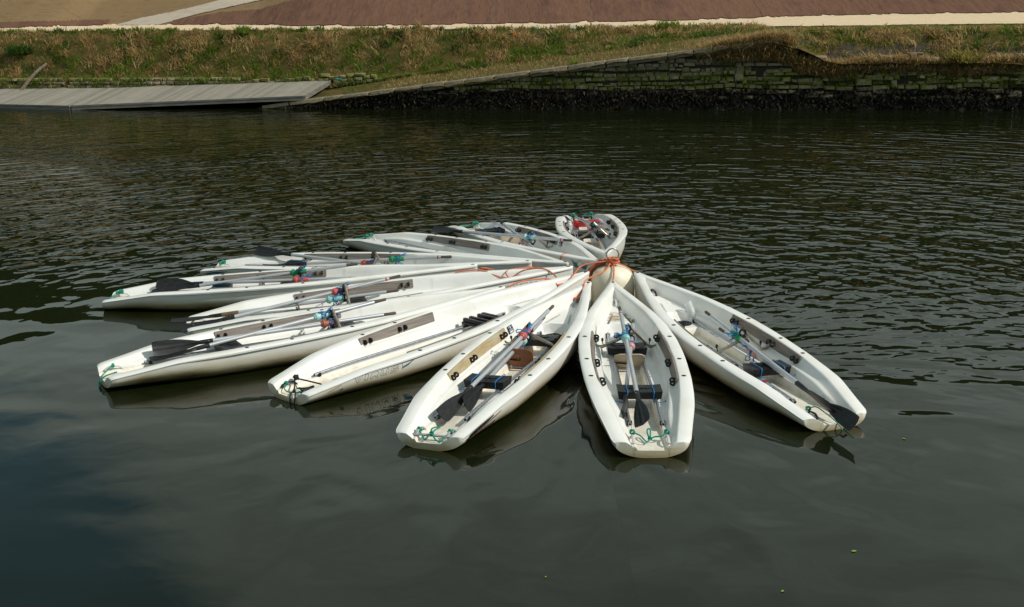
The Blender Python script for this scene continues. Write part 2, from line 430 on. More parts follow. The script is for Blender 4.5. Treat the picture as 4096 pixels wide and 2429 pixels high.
STRAP=mesh_of(MB().tube(catmull([(-.012,-.02,.115),(-.012,.04,.11),(-.012,.09,.118),(-.02,.14,.13)]),.010,6,sy=.5).tube([(-.006,-.14,.03),(-.006,.14,.03)],.005,6,1).box((-.004,-.09,.03),(.006,.022,.034),mi=1).box((-.004,.09,.03),(.006,.022,.034),mi=1).lathe([(.008,0),(.006,.005)],8,(-.002,0,.12),1).lathe([(.008,0),(.006,.005)],8,(-.002,0,.16),1),'heel_strap',[M['black'],M['rail']])
def handle_mesh(mat,L=.19):
    h=L/2; return mesh_of(MB().tube([(-h,0,0),(-h*.80,0,.022),(-h*.55,0,.038),(0,0,.042),(h*.55,0,.038),(h*.80,0,.022),(h,0,0)],[.018,.014,.0125,.012,.0125,.014,.018],8,sy=.75),'carry_handle',mat)
HANDLE={k:handle_mesh(M[k]) for k in('handgrey','black','handwhite')}
HATCH=mesh_of(MB().lathe([(.094,0),(.094,.012),(.082,.016),(.078,.010),(.01,.011)],32).box((0,0,.014),(.13,.018,.010),bev=.003).torus((0,0,.013),.055,.004,24,6),'hatch_lid',M['black'])
def rigger_mesh(sg,tip,cross):
    mb=MB(); y0=.372
    a=Vector((.022,sg*(y0-.115),.208)); e=Vector((0,tip[0],tip[1]))
    pts=catmull([(-.055,sg*y0,.258),(0,sg*y0,.256),(.045,sg*(y0-.012),.242),(.050,sg*(y0-.055),.208),a]+[a.lerp(e,f) for f in(.15,.3,.5,.75,1)],5)
    mb.tube(pts,.0175,10)
    mb.lathe([(.0115,-.001),(.0105,.001)],10,(0,0,0),2); 
    for q in range(len(mb.v)-20,len(mb.v)): mb.v[q]=(mb.v[q][0],mb.v[q][1]+tip[0],mb.v[q][2]+tip[1]+.013)
    kp=(.03,sg*(y0-.13),.212); mb.tube([kp,(kp[0]+.012,kp[1]+sg*.012,kp[2]+.05)],[.006,.006],6,1); mb.lathe([(.004,0),(.013,.008),(.013,.034),(.006,.04)],10,(kp[0]+.012,kp[1]+sg*.012,kp[2]+.045),1)
    return mesh_of(mb,'rigger_tube',[M['steel'],M['black'],M['hole']])
def gate_mesh():
    mb=MB(); Mx=Matrix.Rotation(math.pi/2,3,'Y'); mb.torus((0,0,0),.034,.011,16,8,Mx); mb.box((0,-.01,-.042),(.045,.04,.026),bev=.006)
    return mesh_of(mb,'oarlock',M['black'])
GATE=gate_mesh()
def cstr(name,me,parent,loc=(0,0,0),rot=(0,0,0)):
    o=link(name,me,parent); o.location=loc; o.rotation_euler=rot; return o

def rope(pts,r,k=6,n=6): return MB().tube(catmull(pts,k),r,n)
def frayed(mb,c,d,n=14,L=.10,r=.0028,spread=.35,seed=0):
    rg=random.Random(seed)
    for i in range(n):
        v=Vector(d).normalized()+Vector((rg.uniform(-1,1),rg.uniform(-1,1),rg.uniform(-1,1)))*spread
        p=Vector(c); q=p+v*L*rg.uniform(.4,.8); w=p+v*L*rg.uniform(.8,1.1)+Vector((0,0,-.015*rg.random()))
        mb.tube([p,q,w],[r,r,r*.6],4)
    return mb

# ------------------------------------------------------------------ lettering on the hull side, as thin ribbons hugging the surface
def ribbon(mb,poly,sg,w=.005,closed=True,mi=0,off=.0022):
    P=list(poly)+([poly[0]] if closed else [])
    for (x0,z0),(x1,z1) in zip(P[:-1],P[1:]):
        d=Vector((x1-x0,z1-z0)); L=d.length
        if L<1e-5: continue
        d/=L; nrm=Vector((-d.y,d.x))*w/2; k=max(1,int(L/.03)); vs=[];fs=[]
        a=Vector((x0,z0))-d*w*.35; b=Vector((x1,z1))+d*w*.35
        for i in range(k+1):
            c=a.lerp(b,i/k)
            for s in(1,-1):
                q=c+nrm*s; vs.append((q.x,sg*(hull_y(q.x,q.y)+off),q.y))
        fs=[(2*i,2*i+1,2*i+3,2*i+2) for i in range(k)]; mb.add(vs,fs,mi)
def patch(mb,poly,sg,mi=0,off=.0018,n=10):
    """filled decal: polygon given as two polylines (upper, lower) of equal length"""
    up,lo=poly; vs=[];fs=[]
    m=len(up)
    for i in range(m):
        for j in range(n+1):
            x=up[i][0]+(lo[i][0]-up[i][0])*j/n; z=up[i][1]+(lo[i][1]-up[i][1])*j/n
            vs.append((x,sg*(hull_y(x,z)+off),z))
    for i in range(m-1):
        for j in range(n): a=i*(n+1)+j; fs.append((a,a+1,a+n+2,a+n+1))
    mb.add(vs,fs,mi)
GLY={'V':[(0,1),(.28,1),(.5,.35),(.72,1),(1,1),(.62,0),(.38,0)],'I':[(.3,0),(.3,1),(.7,1),(.7,0)],
'R':[(0,0),(0,1),(.8,1),(1,.85),(1,.5),(.8,.4),(1,0),(.72,0),(.55,.36),(.28,.36),(.28,0)],
'U':[(0,1),(.26,1),(.26,.25),(.74,.25),(.74,1),(1,1),(1,.12),(.88,0),(.12,0),(0,.12)],
'S':[(1,1),(.1,1),(0,.88),(0,.5),(.1,.4),(.74,.4),(.74,.24),(0,.24),(0,0),(.9,0),(1,.12),(1,.52),(.9,.62),(.26,.62),(.26,.76),(1,.76)],
'T':[(0,1),(1,1),(1,.76),(.63,.76),(.63,0),(.37,0),(.37,.76),(0,.76)],'W':[(0,1),(.2,1),(.32,.4),(.45,.9),(.55,.9),(.68,.4),(.8,1),(1,1),(.78,0),(.6,0),(.5,.45),(.4,0),(.22,0)],
'E':[(0,0),(0,1),(1,1),(1,.78),(.28,.78),(.28,.62),(.9,.62),(.9,.4),(.28,.4),(.28,.22),(1,.22),(1,0)],
'N':[(0,0),(0,1),(.3,1),(.72,.4),(.72,1),(1,1),(1,0),(.7,0),(.28,.6),(.28,0)],'Y':[(0,1),(.28,1),(.5,.6),(.72,1),(1,1),(.63,.42),(.63,0),(.37,0),(.37,.42)],
'D':[(0,0),(0,1),(.8,1),(1,.8),(1,.2),(.8,0)],'P':[(0,0),(0,1),(.9,1),(1,.88),(1,.5),(.9,.38),(.28,.38),(.28,0)],'O':[(.1,0),(0,.12),(0,.88),(.1,1),(.9,1),(1,.88),(1,.12),(.9,0)],'A':[(0,0),(.38,1),(.62,1),(1,0),(.72,0),(.64,.25),(.36,.25),(.28,0)]}
def letters(mb,text,x0,z0,w,h,gap,slope=0.0,lw=.005,sg=-1,mi=0,slant=.15):
    # starboard (sg=-1) reads from stern to bow seen from that side
    for i,ch in enumerate(text):
        ww=w*(.45 if ch=='I' else 1)
        P=[(x0+(gx-(.3 if ch=='I' else 0))*w*(1)+slant*gy*h, z0+gy*h+slope*(x0-0)) for gx,gy in GLY[ch]]
        ribbon(mb,P,sg,lw,True,mi); x0+=ww+gap
# ------------------------------------------------------------------ oars
SHAFT=mesh_of(MB().tube([(x,0,0) for x in np.linspace(.50,2.60,14)],[.0225]*14,12),'shaft',M['alu'])
GRIP=mesh_of(MB().tube([(2.565,0,0),(2.58,0,0),(2.66,0,0),(2.735,0,0),(2.75,0,0)],[.0205,.0195,.0175,.0185,.013],10),'grip',M['grip'])
BAND=mesh_of(MB().lathe([(.0235,2.548),(.0235,2.566)],12,axis='x'),'grip_band',M['redband'])
def blade_mesh(hat=False):
    mb=MB(); 
    if hat: xs=[0,.012,.03,.07,.15,.25,.35,.42,.47,.50]; ws=[.028,.056,.074,.092,.098,.094,.076,.049,.028,.020]
    else: xs=[0,.006,.018,.05,.12,.22,.32,.40,.46,.50]; ws=[.060,.073,.078,.081,.081,.076,.062,.045,.030,.021]
    n=12; vs=[];fs=[]
    for top in(1,-1):
        for x,w in zip(xs,ws):
            for j in range(n+1):
                v=j/n*2-1; y=v*w
                spoon=.030*((x-.25)/.25)**2*(.5 if x<.25 else .0)-.02*(1-v*v)*(1-x/.5)*.6
                rib=.006*math.exp(-(v/.13)**2)+.0035*(math.exp(-((abs(v)-.62)/.10)**2) if .05<x<.42 else 0)
                th=.0035+rib*(1 if top>0 else .5)+ (.016*float(ss(.36,.5,x))*math.sqrt(max(0,1-v*v)))
                vs.append((x,y,spoon+top*th))
    def q(t,i,j): return (0 if t>0 else len(xs)*(n+1))+i*(n+1)+j
    for i in range(len(xs)-1):
        for j in range(n):
            fs.append((q(1,i,j),q(1,i,j+1),q(1,i+1,j+1),q(1,i+1,j))); fs.append((q(-1,i,j),q(-1,i+1,j),q(-1,i+1,j+1),q(-1,i,j+1)))
        for j in(0,n): fs.append((q(1,i,j),q(1,i+1,j),q(-1,i+1,j),q(-1,i,j)))
    for i in(0,len(xs)-1):
        for j in range(n): fs.append((q(1,i,j),q(-1,i,j),q(-1,i,j+1),q(1,i,j+1)))
    mb.add(vs,fs)
    mb.tube([(.42,0,0),(.47,0,0),(.52,0,0),(.60,0,0),(.645,0,0)],[.014,.020,.0245,.0255,.0265],12)
    mb.lathe([(.005,.0245),(.004,.0275)],8,(.60,0,0),1)
    return mesh_of(mb,'blade',[M['blade'],M['rail']],50)
BLADE=blade_mesh(); BLADEH=blade_mesh(True)
COLLAR={k:mesh_of(MB().tube([(-.11,0,0),(-.10,0,0),(-.03,0,0),(.03,0,0),(.045,0,0),(.05,0,0),(.075,0,0),(.085,0,0),(.10,0,0)],[.026,.030,.031,.032,.034,.047,.047,.036,.032],14),'collar',M['col_'+k]) for k in('teal','red','pale_red','green','orange','rust','mint')}
def twine_mesh(seed):
    mb=MB(); rg=random.Random(seed); 
    pts=[]
    for i in range(18):
        q=i*.9; pts.append((rg.uniform(-.035,.035),.037*math.cos(q)+rg.uniform(-.006,.006),.040*math.sin(q)+rg.uniform(-.006,.006)))
    mb.tube(catmull(pts,3),.0042,5)
    frayed(mb,(.02,.01,.03),(.8,.5,.25),12,.10,.0034,.22,seed); frayed(mb,(-.02,0,-.03),(-.3,.1,-1),7,.06,.0034,.25,seed+9)
    for s in range(3): mb.tube(catmull([(rg.uniform(-.03,.03),.03,-.03),(rg.uniform(-.06,.06),.05,-.07),(rg.uniform(-.08,.08),.06,-.10)],4),.0045,5)
    return mesh_of(mb,'twine_lashing',M['blue'],80)
TWINE=[twine_mesh(s) for s in(1,2,3)]

# boats: x, y, yaw, heel, trim (fitted), equipment
B={1:(2.386,12.715,1.858,.013,.002),2:(1.203,12.175,1.561,.016,-.004),3:(-.071,12.338,1.206,-.032,-.002),4:(-.979,13.409,.840,.018,.003),5:(-2.618,13.537,.522,-.005,-.011),6:(-2.043,15.086,.246,.015,.010),7:(-3.362,16.057,.007,-.006,.004),8:(-2.508,17.195,-.313,.014,0),9:(-1.164,18.296,-.860,.002,.004),10:(.010,18.879,-1.168,.002,.001),11:(1.250,19.473,-1.559,.026,.006)}
BL={1:'white rowing boat at the right of the fan with a clear bottle in its bow',
2:'white rowing boat seen stern-on, brown mud smeared on its bow deck',
3:'white rowing boat with reddish brown foot plate and black curved stripe near its stern',
4:'white rowing boat without oars, outlined lettering and a teal wedge along its near side',
5:'white rowing boat with mint-collared oar, in front of the boat with overhanging blades',
6:'white rowing boat with both oar blades hanging out past its stern',
7:'white rowing boat with two broad rounded blades in its stern, long stained side',
8:'white rowing boat with teal arc on its stern, one black blade raised high',
9:'white rowing boat without oars in the back of the fan, dirty side toward the water',
10:'white rowing boat with teal winged emblem on its bow and a blade over its side',
11:'white rowing boat with a red seat, farthest back with bow toward the viewer'}
EQ={ # boards(pale), lugs (x,both sides), rigger x0, upper side(+1 port/-1 starboard), seats[(x,kind,lashed)], plate (x,kind), stern handle, bow handle, hatch, missing rail, crossbar
1:dict(rig=.0,up=-1,seats=[(-.585,'b',1)],plate=None,sh='black',bh='black'),
2:dict(rig=.80,up=-1,seats=[(-.70,'b',1),(.77,'b',0)],plate=(.455,'platetan'),sh='handwhite',bh='handwhite'),
3:dict(rig=.80,up=1,seats=[(-.49,'b',1),(1.05,'b',0)],plate=(.40,'ply'),sh='handgrey',bh='handgrey',pale=1,cross=1),
4:dict(rig=None,up=1,seats=[(.98,'tray',0)],plate=None,sh='black',bh='black',xend=.55),
5:dict(rig=.66,up=-1,seats=[(-.55,'b',0),(.86,'b',0)],plate=None,sh='handwhite',bh='handwhite'),
6:dict(rig=.0,up=-1,seats=[(.14,'b',0)],plate=(-.56,'plategrey'),sh='handwhite',bh='handwhite'),
7:dict(rig=.62,up=1,seats=[(-.44,'b',1),(.44,'b',0)],plate=(.12,'plategrey'),sh='handwhite',bh='black'),
8:dict(rig=.66,up=1,seats=[(-.62,'b',1)],plate=(.3,'plategrey'),sh='handwhite',bh='black'),
9:dict(rig=None,up=1,seats=[],plate=None,sh='handwhite',bh='black'),
10:dict(rig=.72,up=1,seats=[(-.86,'b',1)],plate=(-.02,'platetan'),sh='handwhite',bh='black'),
11:dict(rig=.62,up=1,seats=[(-.78,'r',0),(.24,'b',0)],plate=None,sh='black',bh='black')}
RIG={}
def rigger(sg,tip):
    k=(sg,tip)
    if k not in RIG: RIG[k]=rigger_mesh(sg,tip,0)
    return RIG[k]
BOAT={}; BMAT={}
for i in range(1,12):
    x,y,yaw,heel,trim=B[i]
    t=empty('rowing_boat',(x,y,0),(heel,-trim,yaw)); tag(t,BL[i],'rowing boat','white rowing boats moored in a fan around the float'); BOAT[i]=t
    BMAT[i]=Matrix.Translation((x,y,0))@Euler((heel,-trim,yaw)).to_matrix().to_4x4()
    e=EQ[i]; cstr('hull',HULL,t)
    for sg in(1,-1):
        if i==4 and sg==1: strip_board(-.62,.52,1).build('rigger_board',M['board'],t,True,25)
        else: cstr('rigger_board',BOARD[(sg,e.get('pale',0))],t)
        for lx in(.80,.02,-.52):
            if i==4 and lx==.80: continue
            for dx in(-.042,.042):
                w=wi(lx+dx); cstr('rigger_lug',LUG,t,(lx+dx,sg*(w-.036),sheer(lx+dx)-.048),(0,0,0 if sg>0 else math.pi))
        cstr('seat_rail',RAIL[sg],t)
        for k,(px,py) in enumerate(((.711,.443),(0,.459),(-.498,.443))):
            if i in(4,6) and sg==1 and k==0: continue
            cstr('rim_plug',PLUG,t,(px,sg*(py+.006),sheer(px)+.003))
    cstr('rim_plug',PLUG,t,(2.862,0,sheer(2.862)+.003))
    cstr('hatch_lid',HATCH,t,(1.455,-.01,deckz(1.45,0)+.002),(0,0,.6))
    for sg in(1,-1): cstr('stern_handle',HANDLE[e['sh']],t,(-1.765,sg*.152,deckz(-1.76,.152)),(0,.10,0))
    cstr('bow_handle',HANDLE[e['bh']],t,(2.33,0,deckz(2.33,0)),(0,-.14,0))
    for sx,kind,lash in e['seats']:
        zr=float(np.interp(sx,[-1.5,-1,1.1,1.6],[.125,.142,.152,.172]))+.030
        o=cstr('sliding_seat' if kind!='tray' else 'foot_tray',{'b':SEAT,'r':SEATRED,'tray':TRAY}[kind],t,(sx,0,zr),(0,0,math.pi if sx<0 else 0))
        if kind=='r': o['label']='red plastic seat'
        if lash:
            for yy in((-.13,.12) if i!=8 else(.12,)):
                mb=MB()
                mb.tube(catmull([(-.115,yy,-.05),(-.124,yy+.004,.0),(-.120,yy,.062),(0,yy+.003,.066),(.12,yy,.066),(.126,yy-.006,.02),(.12,yy,-.05)],5),.0048,5)
                sgn=1 if yy>0 else -1
                mb.tube(catmull([(-.124,yy,-.045),(-.14,yy+sgn*.06,-.04),(-.13,yy+sgn*.12,-.03),(-.15,yy+sgn*.17,-.05)],5),.0045,5)
                l=mb.build('seat_lashing',M['blue'],o); l.rotation_euler=(0,0,math.pi if sx<0 else 0)
    if e['plate']:
        px,k=e['plate']; o=cstr('foot_plate',PLATE[k],t,(px,0,deckz(px,0)+.012),(0,-.16 if i!=2 else -.55,0)); cstr('heel_strap',STRAP,o)
    if e['rig'] is not None:
        for sg in(1,-1):
            tip=(.02 if sg<0 else -.0,.455) if sg==e['up'] else (.09*-sg*1.0,.372)
            if sg==e['up']: tip=(-.015*sg*-1,.455)
            o=cstr('rigger_tube',rigger(sg,tip),t,(e['rig'],0,0))
            cstr('oarlock',GATE,o,(-.02,tip[0]*.5,tip[1]-.035 if sg==e['up'] else tip[1]-.065))
    if e.get('cross'):
        MB().box((-1.845,0,.105),(.036,.40,.014),bev=.004).build('handle_bar',M['handgrey'],t)
# decals and lettering (parts of their boats)
def sticker(t,x,sg):
    mb=MB(); w=wi(x)
    vs=[]
    for dx in(-.055,.055):
        ww=wi(x+dx)
        for dy,dz in((-.013,-.012),(-.045,-.092)): vs.append((x+dx,sg*(ww+dy),sheer(x+dx)+dz+.003))
    mb.add(vs,[(0,1,3,2)])
    def q(u,v): # u 0..1 along x, v 0..1 downwards
        a=Vector(vs[0]).lerp(Vector(vs[2]),u); b=Vector(vs[1]).lerp(Vector(vs[3]),u); p=a.lerp(b,v); return (p.x,p.y-sg*.0015,p.z+.0012)
    for u0,u1,v0,v1 in((.42,.6,.08,.40),(.15,.85,.50,.54),(.2,.8,.60,.64),(.15,.85,.72,.92),(.1,.28,.12,.16),(.1,.28,.22,.26),(.74,.92,.12,.16),(.74,.92,.22,.26)):
        mb.add([q(u0,v0),q(u1,v0),q(u1,v1),q(u0,v1)],[(0,1,2,3)],1)
    mb.build('safety_sticker',[M['navy'],M['whitepr']],t)
sticker(BOAT[3],1.03,1); sticker(BOAT[10],1.06,1)
mb=MB(); 
letters(mb,'VIRUS',-1.40,.150,.098,.062,.030,0.0,.0032,-1,0,.12)
o=mb.build('hull_lettering',M['line'],BOAT[4]); o['label']='outlined letters reading VIRUS'
for v in o.data.vertices: pass
mb=MB(); up=[(-.78,.180),(-.72,.205),(-.64,.228)]; patch(mb,([(-.775,.188),(-.70,.207),(-.645,.226)],[(-.78,.165),(-.70,.186),(-.64,.222)]),-1)
ribbon(mb,[(-.785,.163),(-.782,.235),(-.70,.242),(-.63,.226)],-1,.004,True,1); mb.build('hull_emblem',[M['tealpr'],M['line']],BOAT[4])
mb=MB(); letters(mb,'VI',-1.52,.10,.10,.06,.03,0,.004,-1); mb.build('hull_lettering',M['line'],BOAT[6])
mb=MB(); letters(mb,'TWENTY',1.62,.255,.105,.072,.030,0,.0042,-1); mb.build('bow_lettering',M['line'],BOAT[6])
# boat 3: black swoosh and sponsor name
mb=MB()
patch(mb,([(-1.86,.095),(-1.80,.128),(-1.72,.144),(-1.62,.160),(-1.52,.174),(-1.40,.188)],[(-1.845,.070),(-1.75,.082),(-1.67,.106),(-1.585,.130),(-1.50,.150),(-1.40,.176)]),-1,0)
patch(mb,([(-1.70,.100),(-1.61,.128),(-1.52,.146),(-1.40,.166),(-1.27,.186)],[(-1.68,.088),(-1.59,.112),(-1.50,.131),(-1.38,.152),(-1.25,.182)]),-1,1,off=.003)
mb.build('stern_stripe',[M['blackpr'],M['plategrey']],BOAT[3])
mb=MB(); letters(mb,'WINDSPORTS',-1.665,.094,.026,.024,.008,.0,.0042,-1,0,.2); ribbon(mb,[(-1.70,.080),(-1.34,.086)],-1,.013,False,1); mb.build('hull_lettering',[M['line'],M['redpr']],BOAT[3])
# boat 10 bow emblem, boats 7/8/9 small marks
mb=MB(); 
ribbon(mb,[(2.555+.055*math.cos(a),.340+.048*math.sin(a)) for a in np.linspace(0,2*math.pi,20)[:-1]],-1,.006)
for s_ in(1,-1):
    patch(mb,([(2.555+s_*.155,.372),(2.555+s_*.120,.352),(2.555+s_*.068,.348)],[(2.555+s_*.10,.285),(2.555+s_*.075,.287),(2.555+s_*.04,.290)]),-1,1)
    ribbon(mb,[(2.555+s_*.17,.380),(2.555+s_*.06,.352),(2.555+s_*.035,.282),(2.555+s_*.10,.278)],-1,.005)
mb.build('bow_emblem',[M['line'],M['tealpr']],BOAT[10])
mb=MB(); patch(mb,([(-1.80,.10),(-1.70,.135),(-1.58,.155),(-1.45,.160)],[(-1.78,.088),(-1.68,.112),(-1.57,.128),(-1.44,.155)]),-1); ribbon(mb,[(-1.82,.098),(-1.70,.148),(-1.55,.175),(-1.40,.172)],-1,.005,False,1); mb.build('stern_stripe',[M['tealpr'],M['line']],BOAT[8])
mb=MB(); patch(mb,([(-1.74,.13),(-1.66,.135)],[(-1.73,.115),(-1.67,.12)]),-1); mb.build('stern_mark',M['tealpr'],BOAT[9])
mb=MB(); patch(mb,([(-1.55,.12),(-1.515,.125)],[(-1.56,.105),(-1.52,.108)]),-1); ribbon(mb,[(-1.70,.115),(-1.60,.150),(-1.54,.165)],-1,.004,False,1); mb.build('stern_mark',[M['tealpr'],M['line']],BOAT[4])
# boat 2 mud smear on the bow deck
def mud():
    m,nt,b=new_mat('mud_smear'); n=noise(nt,9,6,.72,stretch=(2.2,.7,1)); a=maprange(nt,n,.40,.56)
    tc=nt.nodes.new('ShaderNodeTexCoord').outputs['Object']; ln=nt.nodes.new('ShaderNodeVectorMath'); ln.operation='LENGTH'
    mp=nt.nodes.new('ShaderNodeMapping'); mp.inputs['Location'].default_value=(-1.88*5.0,-.02*3.6,0); mp.inputs['Scale'].default_value=(5.0,3.6,0); nt.links.new(tc,mp.inputs[0]); nt.links.new(mp.outputs[0],ln.inputs[0])
    a=math_n(nt,'MULTIPLY',math_n(nt,'MULTIPLY',a,maprange(nt,ln.outputs['Value'],1.05,.45)),.85)
    b.inputs['Base Color'].default_value=(.40,.29,.17,1); b.inputs['Roughness'].default_value=.9
    nt.links.new(a,b.inputs['Alpha']); return m
mb=MB(); vs=[];fs=[]
for a in range(15):
    for c in range(19):
        x=1.66+.42*a/14; y=(-.95+1.9*c/18)*min(.21,wi(x)-.085); vs.append((x,y,deckz(x,y)+.003))
for a in range(14):
    for c in range(18): q=a*19+c; fs.append((q,q+1,q+20,q+19))
mb.add(vs,fs); mb.build('mud_stain',mud(),BOAT[2])

# oars: boat, blade tip, grip end, roll (deg about blade->grip axis), collar, blade kind
OARS=[(2,(-1.508,.038,.150),(1.208,.048,.545),-36,'teal','m','aluminium oar with teal collar crossing on top in the stern-on boat',0),
(2,(-1.362,.204,.150),(1.364,-.123,.355),-62,'pale_red','m','aluminium oar with pale red collar, blade on edge, in the stern-on boat',0),
(3,(-1.477,.075,.150),(1.236,-.107,.550),46,'red','m','aluminium oar with red collar and flat black blade above the brown foot plate',0),
(3,(-1.142,-.025,.160),(1.589,.128,.325),66,'mint','m','aluminium oar lying under the red-collared one above the brown foot plate',0),
(1,(-1.873,.030,.185),(.858,.004,.430),60,'green','m','aluminium oar with green collar in the rightmost boat',0),
(1,(-2.232,-.014,.150),(.519,-.005,.325),-52,'pale_red','m','aluminium oar whose black blade hangs over the stern of the rightmost boat',0),
(5,(-1.352,.063,.165),(1.331,.001,.490),2,'mint','m','upper aluminium oar with mint collar in the front left boat',0),
(5,(-1.365,.162,.250),(1.384,-.147,.350),66,'rust','m','lower aluminium oar with rusty collar and broad grey blade in the front left boat',0),
(6,(-2.047,-.230,.120),(.714,.150,.470),16,'red','m','aluminium oar with red collar, grey blade hanging past the stern near the water',0),
(6,(-2.190,.074,.150),(.643,-.102,.350),2,'teal','m','aluminium oar with brown tape above its blade, reaching out past the stern',1),
(7,(-1.430,.090,.150),(1.361,.041,.480),6,'green','h','aluminium oar with green collar and broad rounded blade in the long stained boat',0),
(7,(-1.368,.187,.230),(1.404,-.128,.330),45,'red','h','aluminium oar with red collar and rounded blade against the far rim',0),
(8,(-1.366,.373,.300),(1.330,-.136,.274),45,'orange','m','aluminium oar with its black blade raised above the far rim of the teal-arc boat',0),
(8,(-1.145,-.064,.185),(1.707,.239,.390),-16,'green','m','aluminium oar with green collar, red ring and wooden grip in the teal-arc boat',0),
(10,(-1.042,-.911,.290),(1.429,.332,.420),26,'mint','m','aluminium oar with long black blade reaching out over the back-row boat',0),
(10,(-1.419,.305,.320),(1.305,-.141,.280),-25,'pale_red','m','aluminium oar with short upright blade over the stern of the emblem boat',0),
(11,(-1.435,-.280,.240),(1.254,.193,.450),-30,'green','m','aluminium oar with green collar in the farthest boat with the red seat',0),
(11,(-1.573,-.083,.250),(1.296,.020,.310),82,'orange','m','aluminium oar with orange collar in the farthest boat, blade upright',0)]
for k,(bi,tip,grp,roll,col,kind,lab,tape) in enumerate(OARS):
    Mb=BMAT[bi]; a=Mb@Vector(tip); g=Mb@Vector(grp); ax=(g-a).normalized(); up=Mb.to_3x3()@Vector((0,0,1))
    zz=(up-ax*up.dot(ax)).normalized(); yy=zz.cross(ax); q=math.radians(roll)
    z2=zz*math.cos(q)-yy*math.sin(q); y2=z2.cross(ax)
    Mo=Matrix((ax,y2,z2)).transposed().to_4x4(); Mo.translation=g-ax*2.75
    t=empty('oar',(0,0,0)); t.matrix_world=Mo; tag(t,lab,'oar','aluminium oars with black blades laid in the boats')
    cstr('shaft',SHAFT,t); cstr('blade',BLADEH if kind=='h' else BLADE,t); cstr('grip',GRIP,t)
    if k in(0,8,13,14): cstr('grip_band',BAND,t)
    cx=2.75-.79; cstr('collar',COLLAR[col],t,(cx,0,0),(0,0,math.pi))
    cstr('twine_lashing',TWINE[k%3],t,(cx+.01,0,0),(-q if k%2 else 1.2-q,0,0))
    if tape: MB().lathe([(.0275,.60),(.0275,.80)],12,axis='x').build('tape',M['tape'],t)

# ------------------------------------------------------------------ float with ring and ropes
BU=Vector((1.280,15.58,0))
t=empty('mooring_float',BU); tag(t,'round cream mooring float with a steel ring, in the middle of the boats','float')
MB().lathe([(.05,-.30),(.20,-.27),(.262,-.18),(.282,-.05),(.283,.12),(.281,.26),(.270,.355),(.243,.432),(.193,.485),(.12,.515),(.05,.524),(.01,.526)],48).build('float_body',M['buoy'],t)
MB().torus((-.0,0,.66),.078,.0095,32,10,Matrix.Rotation(math.pi/2,3,'X')@Matrix.Rotation(.15,3,'Y')).lathe([(.04,.52),(.035,.545),(.014,.555),(.014,.595)],16).build('steel_ring',M['steel'],t)
def W(i,p): return BMAT[i]@Vector(p)
rg=random.Random(4)
mb=MB()
for k in range(9):
    pts=[]; a0=rg.uniform(0,6)
    for j in range(7): a=a0+j*.95; r_=rg.uniform(.025,.075); pts.append((BU.x-.0+r_*math.cos(a)*1.2,BU.y-.02+r_*math.sin(a),.54+rg.uniform(0,.085)))
    mb.tube(catmull(pts,5),.0105,6)
for k in range(11):
    f=rg.uniform(0,1); e_=Vector((BU.x-.24-.10*rg.random(),BU.y+.12+rg.uniform(-.10,.16),.43-.08*rg.random()))
    p0=Vector((BU.x+rg.uniform(-.06,.02),BU.y+rg.uniform(-.06,.04),.58+rg.uniform(-.02,.03)))
    m1=p0.lerp(e_,.45)+Vector((rg.uniform(-.03,.03),rg.uniform(-.05,.05),.055+rg.uniform(-.02,.03)))
    mb.tube(catmull([p0,m1,e_,e_+Vector((-.01,.0,-.16))],6),.0105,6,0 if k%3 else 1)
tag(mb.build('rope_bundle',[M['orange'],M['orangedark']],None,True,80),'tangled bundle of orange rope knotted round the steel ring','rope')
top=BU+Vector((0,0,.57))
def orope(pts,lab,r=.0098,extra=None):
    mb=MB().tube(catmull(pts,8),r,7)
    if extra: extra(mb)
    return tag(mb.build('mooring_rope',M['orange'],None,True,80),lab,'rope','orange mooring ropes to the boats')
def knot(c,s=.03,seed=1,n=3):
    def f(mb):
        rr=random.Random(seed)
        for k in range(n):
            pts=[]
            for j in range(7): a=j*1.05+k; pts.append((c[0]+s*math.cos(a)*rr.uniform(.5,1.2),c[1]+s*math.sin(a)*rr.uniform(.5,1.2),c[2]+rr.uniform(-.3,.6)*s))
            mb.tube(catmull(pts,4),.0095,6)
    return f
h3=W(3,(2.40,0,deckz(2.4,0)+.045)); orope([top+Vector((-.03,-.05,0)),BU+Vector((-.12,-.22,.50)),W(3,(2.86,.02,.478)),W(3,(2.62,-.01,.425)),h3],'orange rope draped over the float to the grey bow handle near the front',extra=knot(h3,.032,3))
h4=W(4,(2.40,0,deckz(2.4,0)+.045)); orope([top+Vector((-.04,-.03,.02)),W(4,(2.80,-.01,.545)),W(4,(2.62,.0,.455)),h4,W(4,(2.32,.14,.43)),W(4,(2.18,.22,.445)),W(4,(1.95,.30,.445)),W(4,(1.80,.36,.40))],'orange rope tied in a loop at the black bow handle of the oarless boat',extra=knot(h4,.045,5,4))
orope([top+Vector((.01,-.05,0)),BU+Vector((.0,-.22,.50)),BU+Vector((-.02,-.31,.40)),W(2,(2.93,0,.43)),W(2,(2.88,0,.40))],'orange rope running down the float to the black bow plug of the stern-on boat')
orope([top+Vector((.04,-.02,-.01)),BU+Vector((.14,-.06,.53)),BU+Vector((.24,-.06,.47)),W(1,(2.93,0,.45)),W(1,(2.88,0,.45))],'orange rope from the float to the bow of the rightmost boat',r=.008)
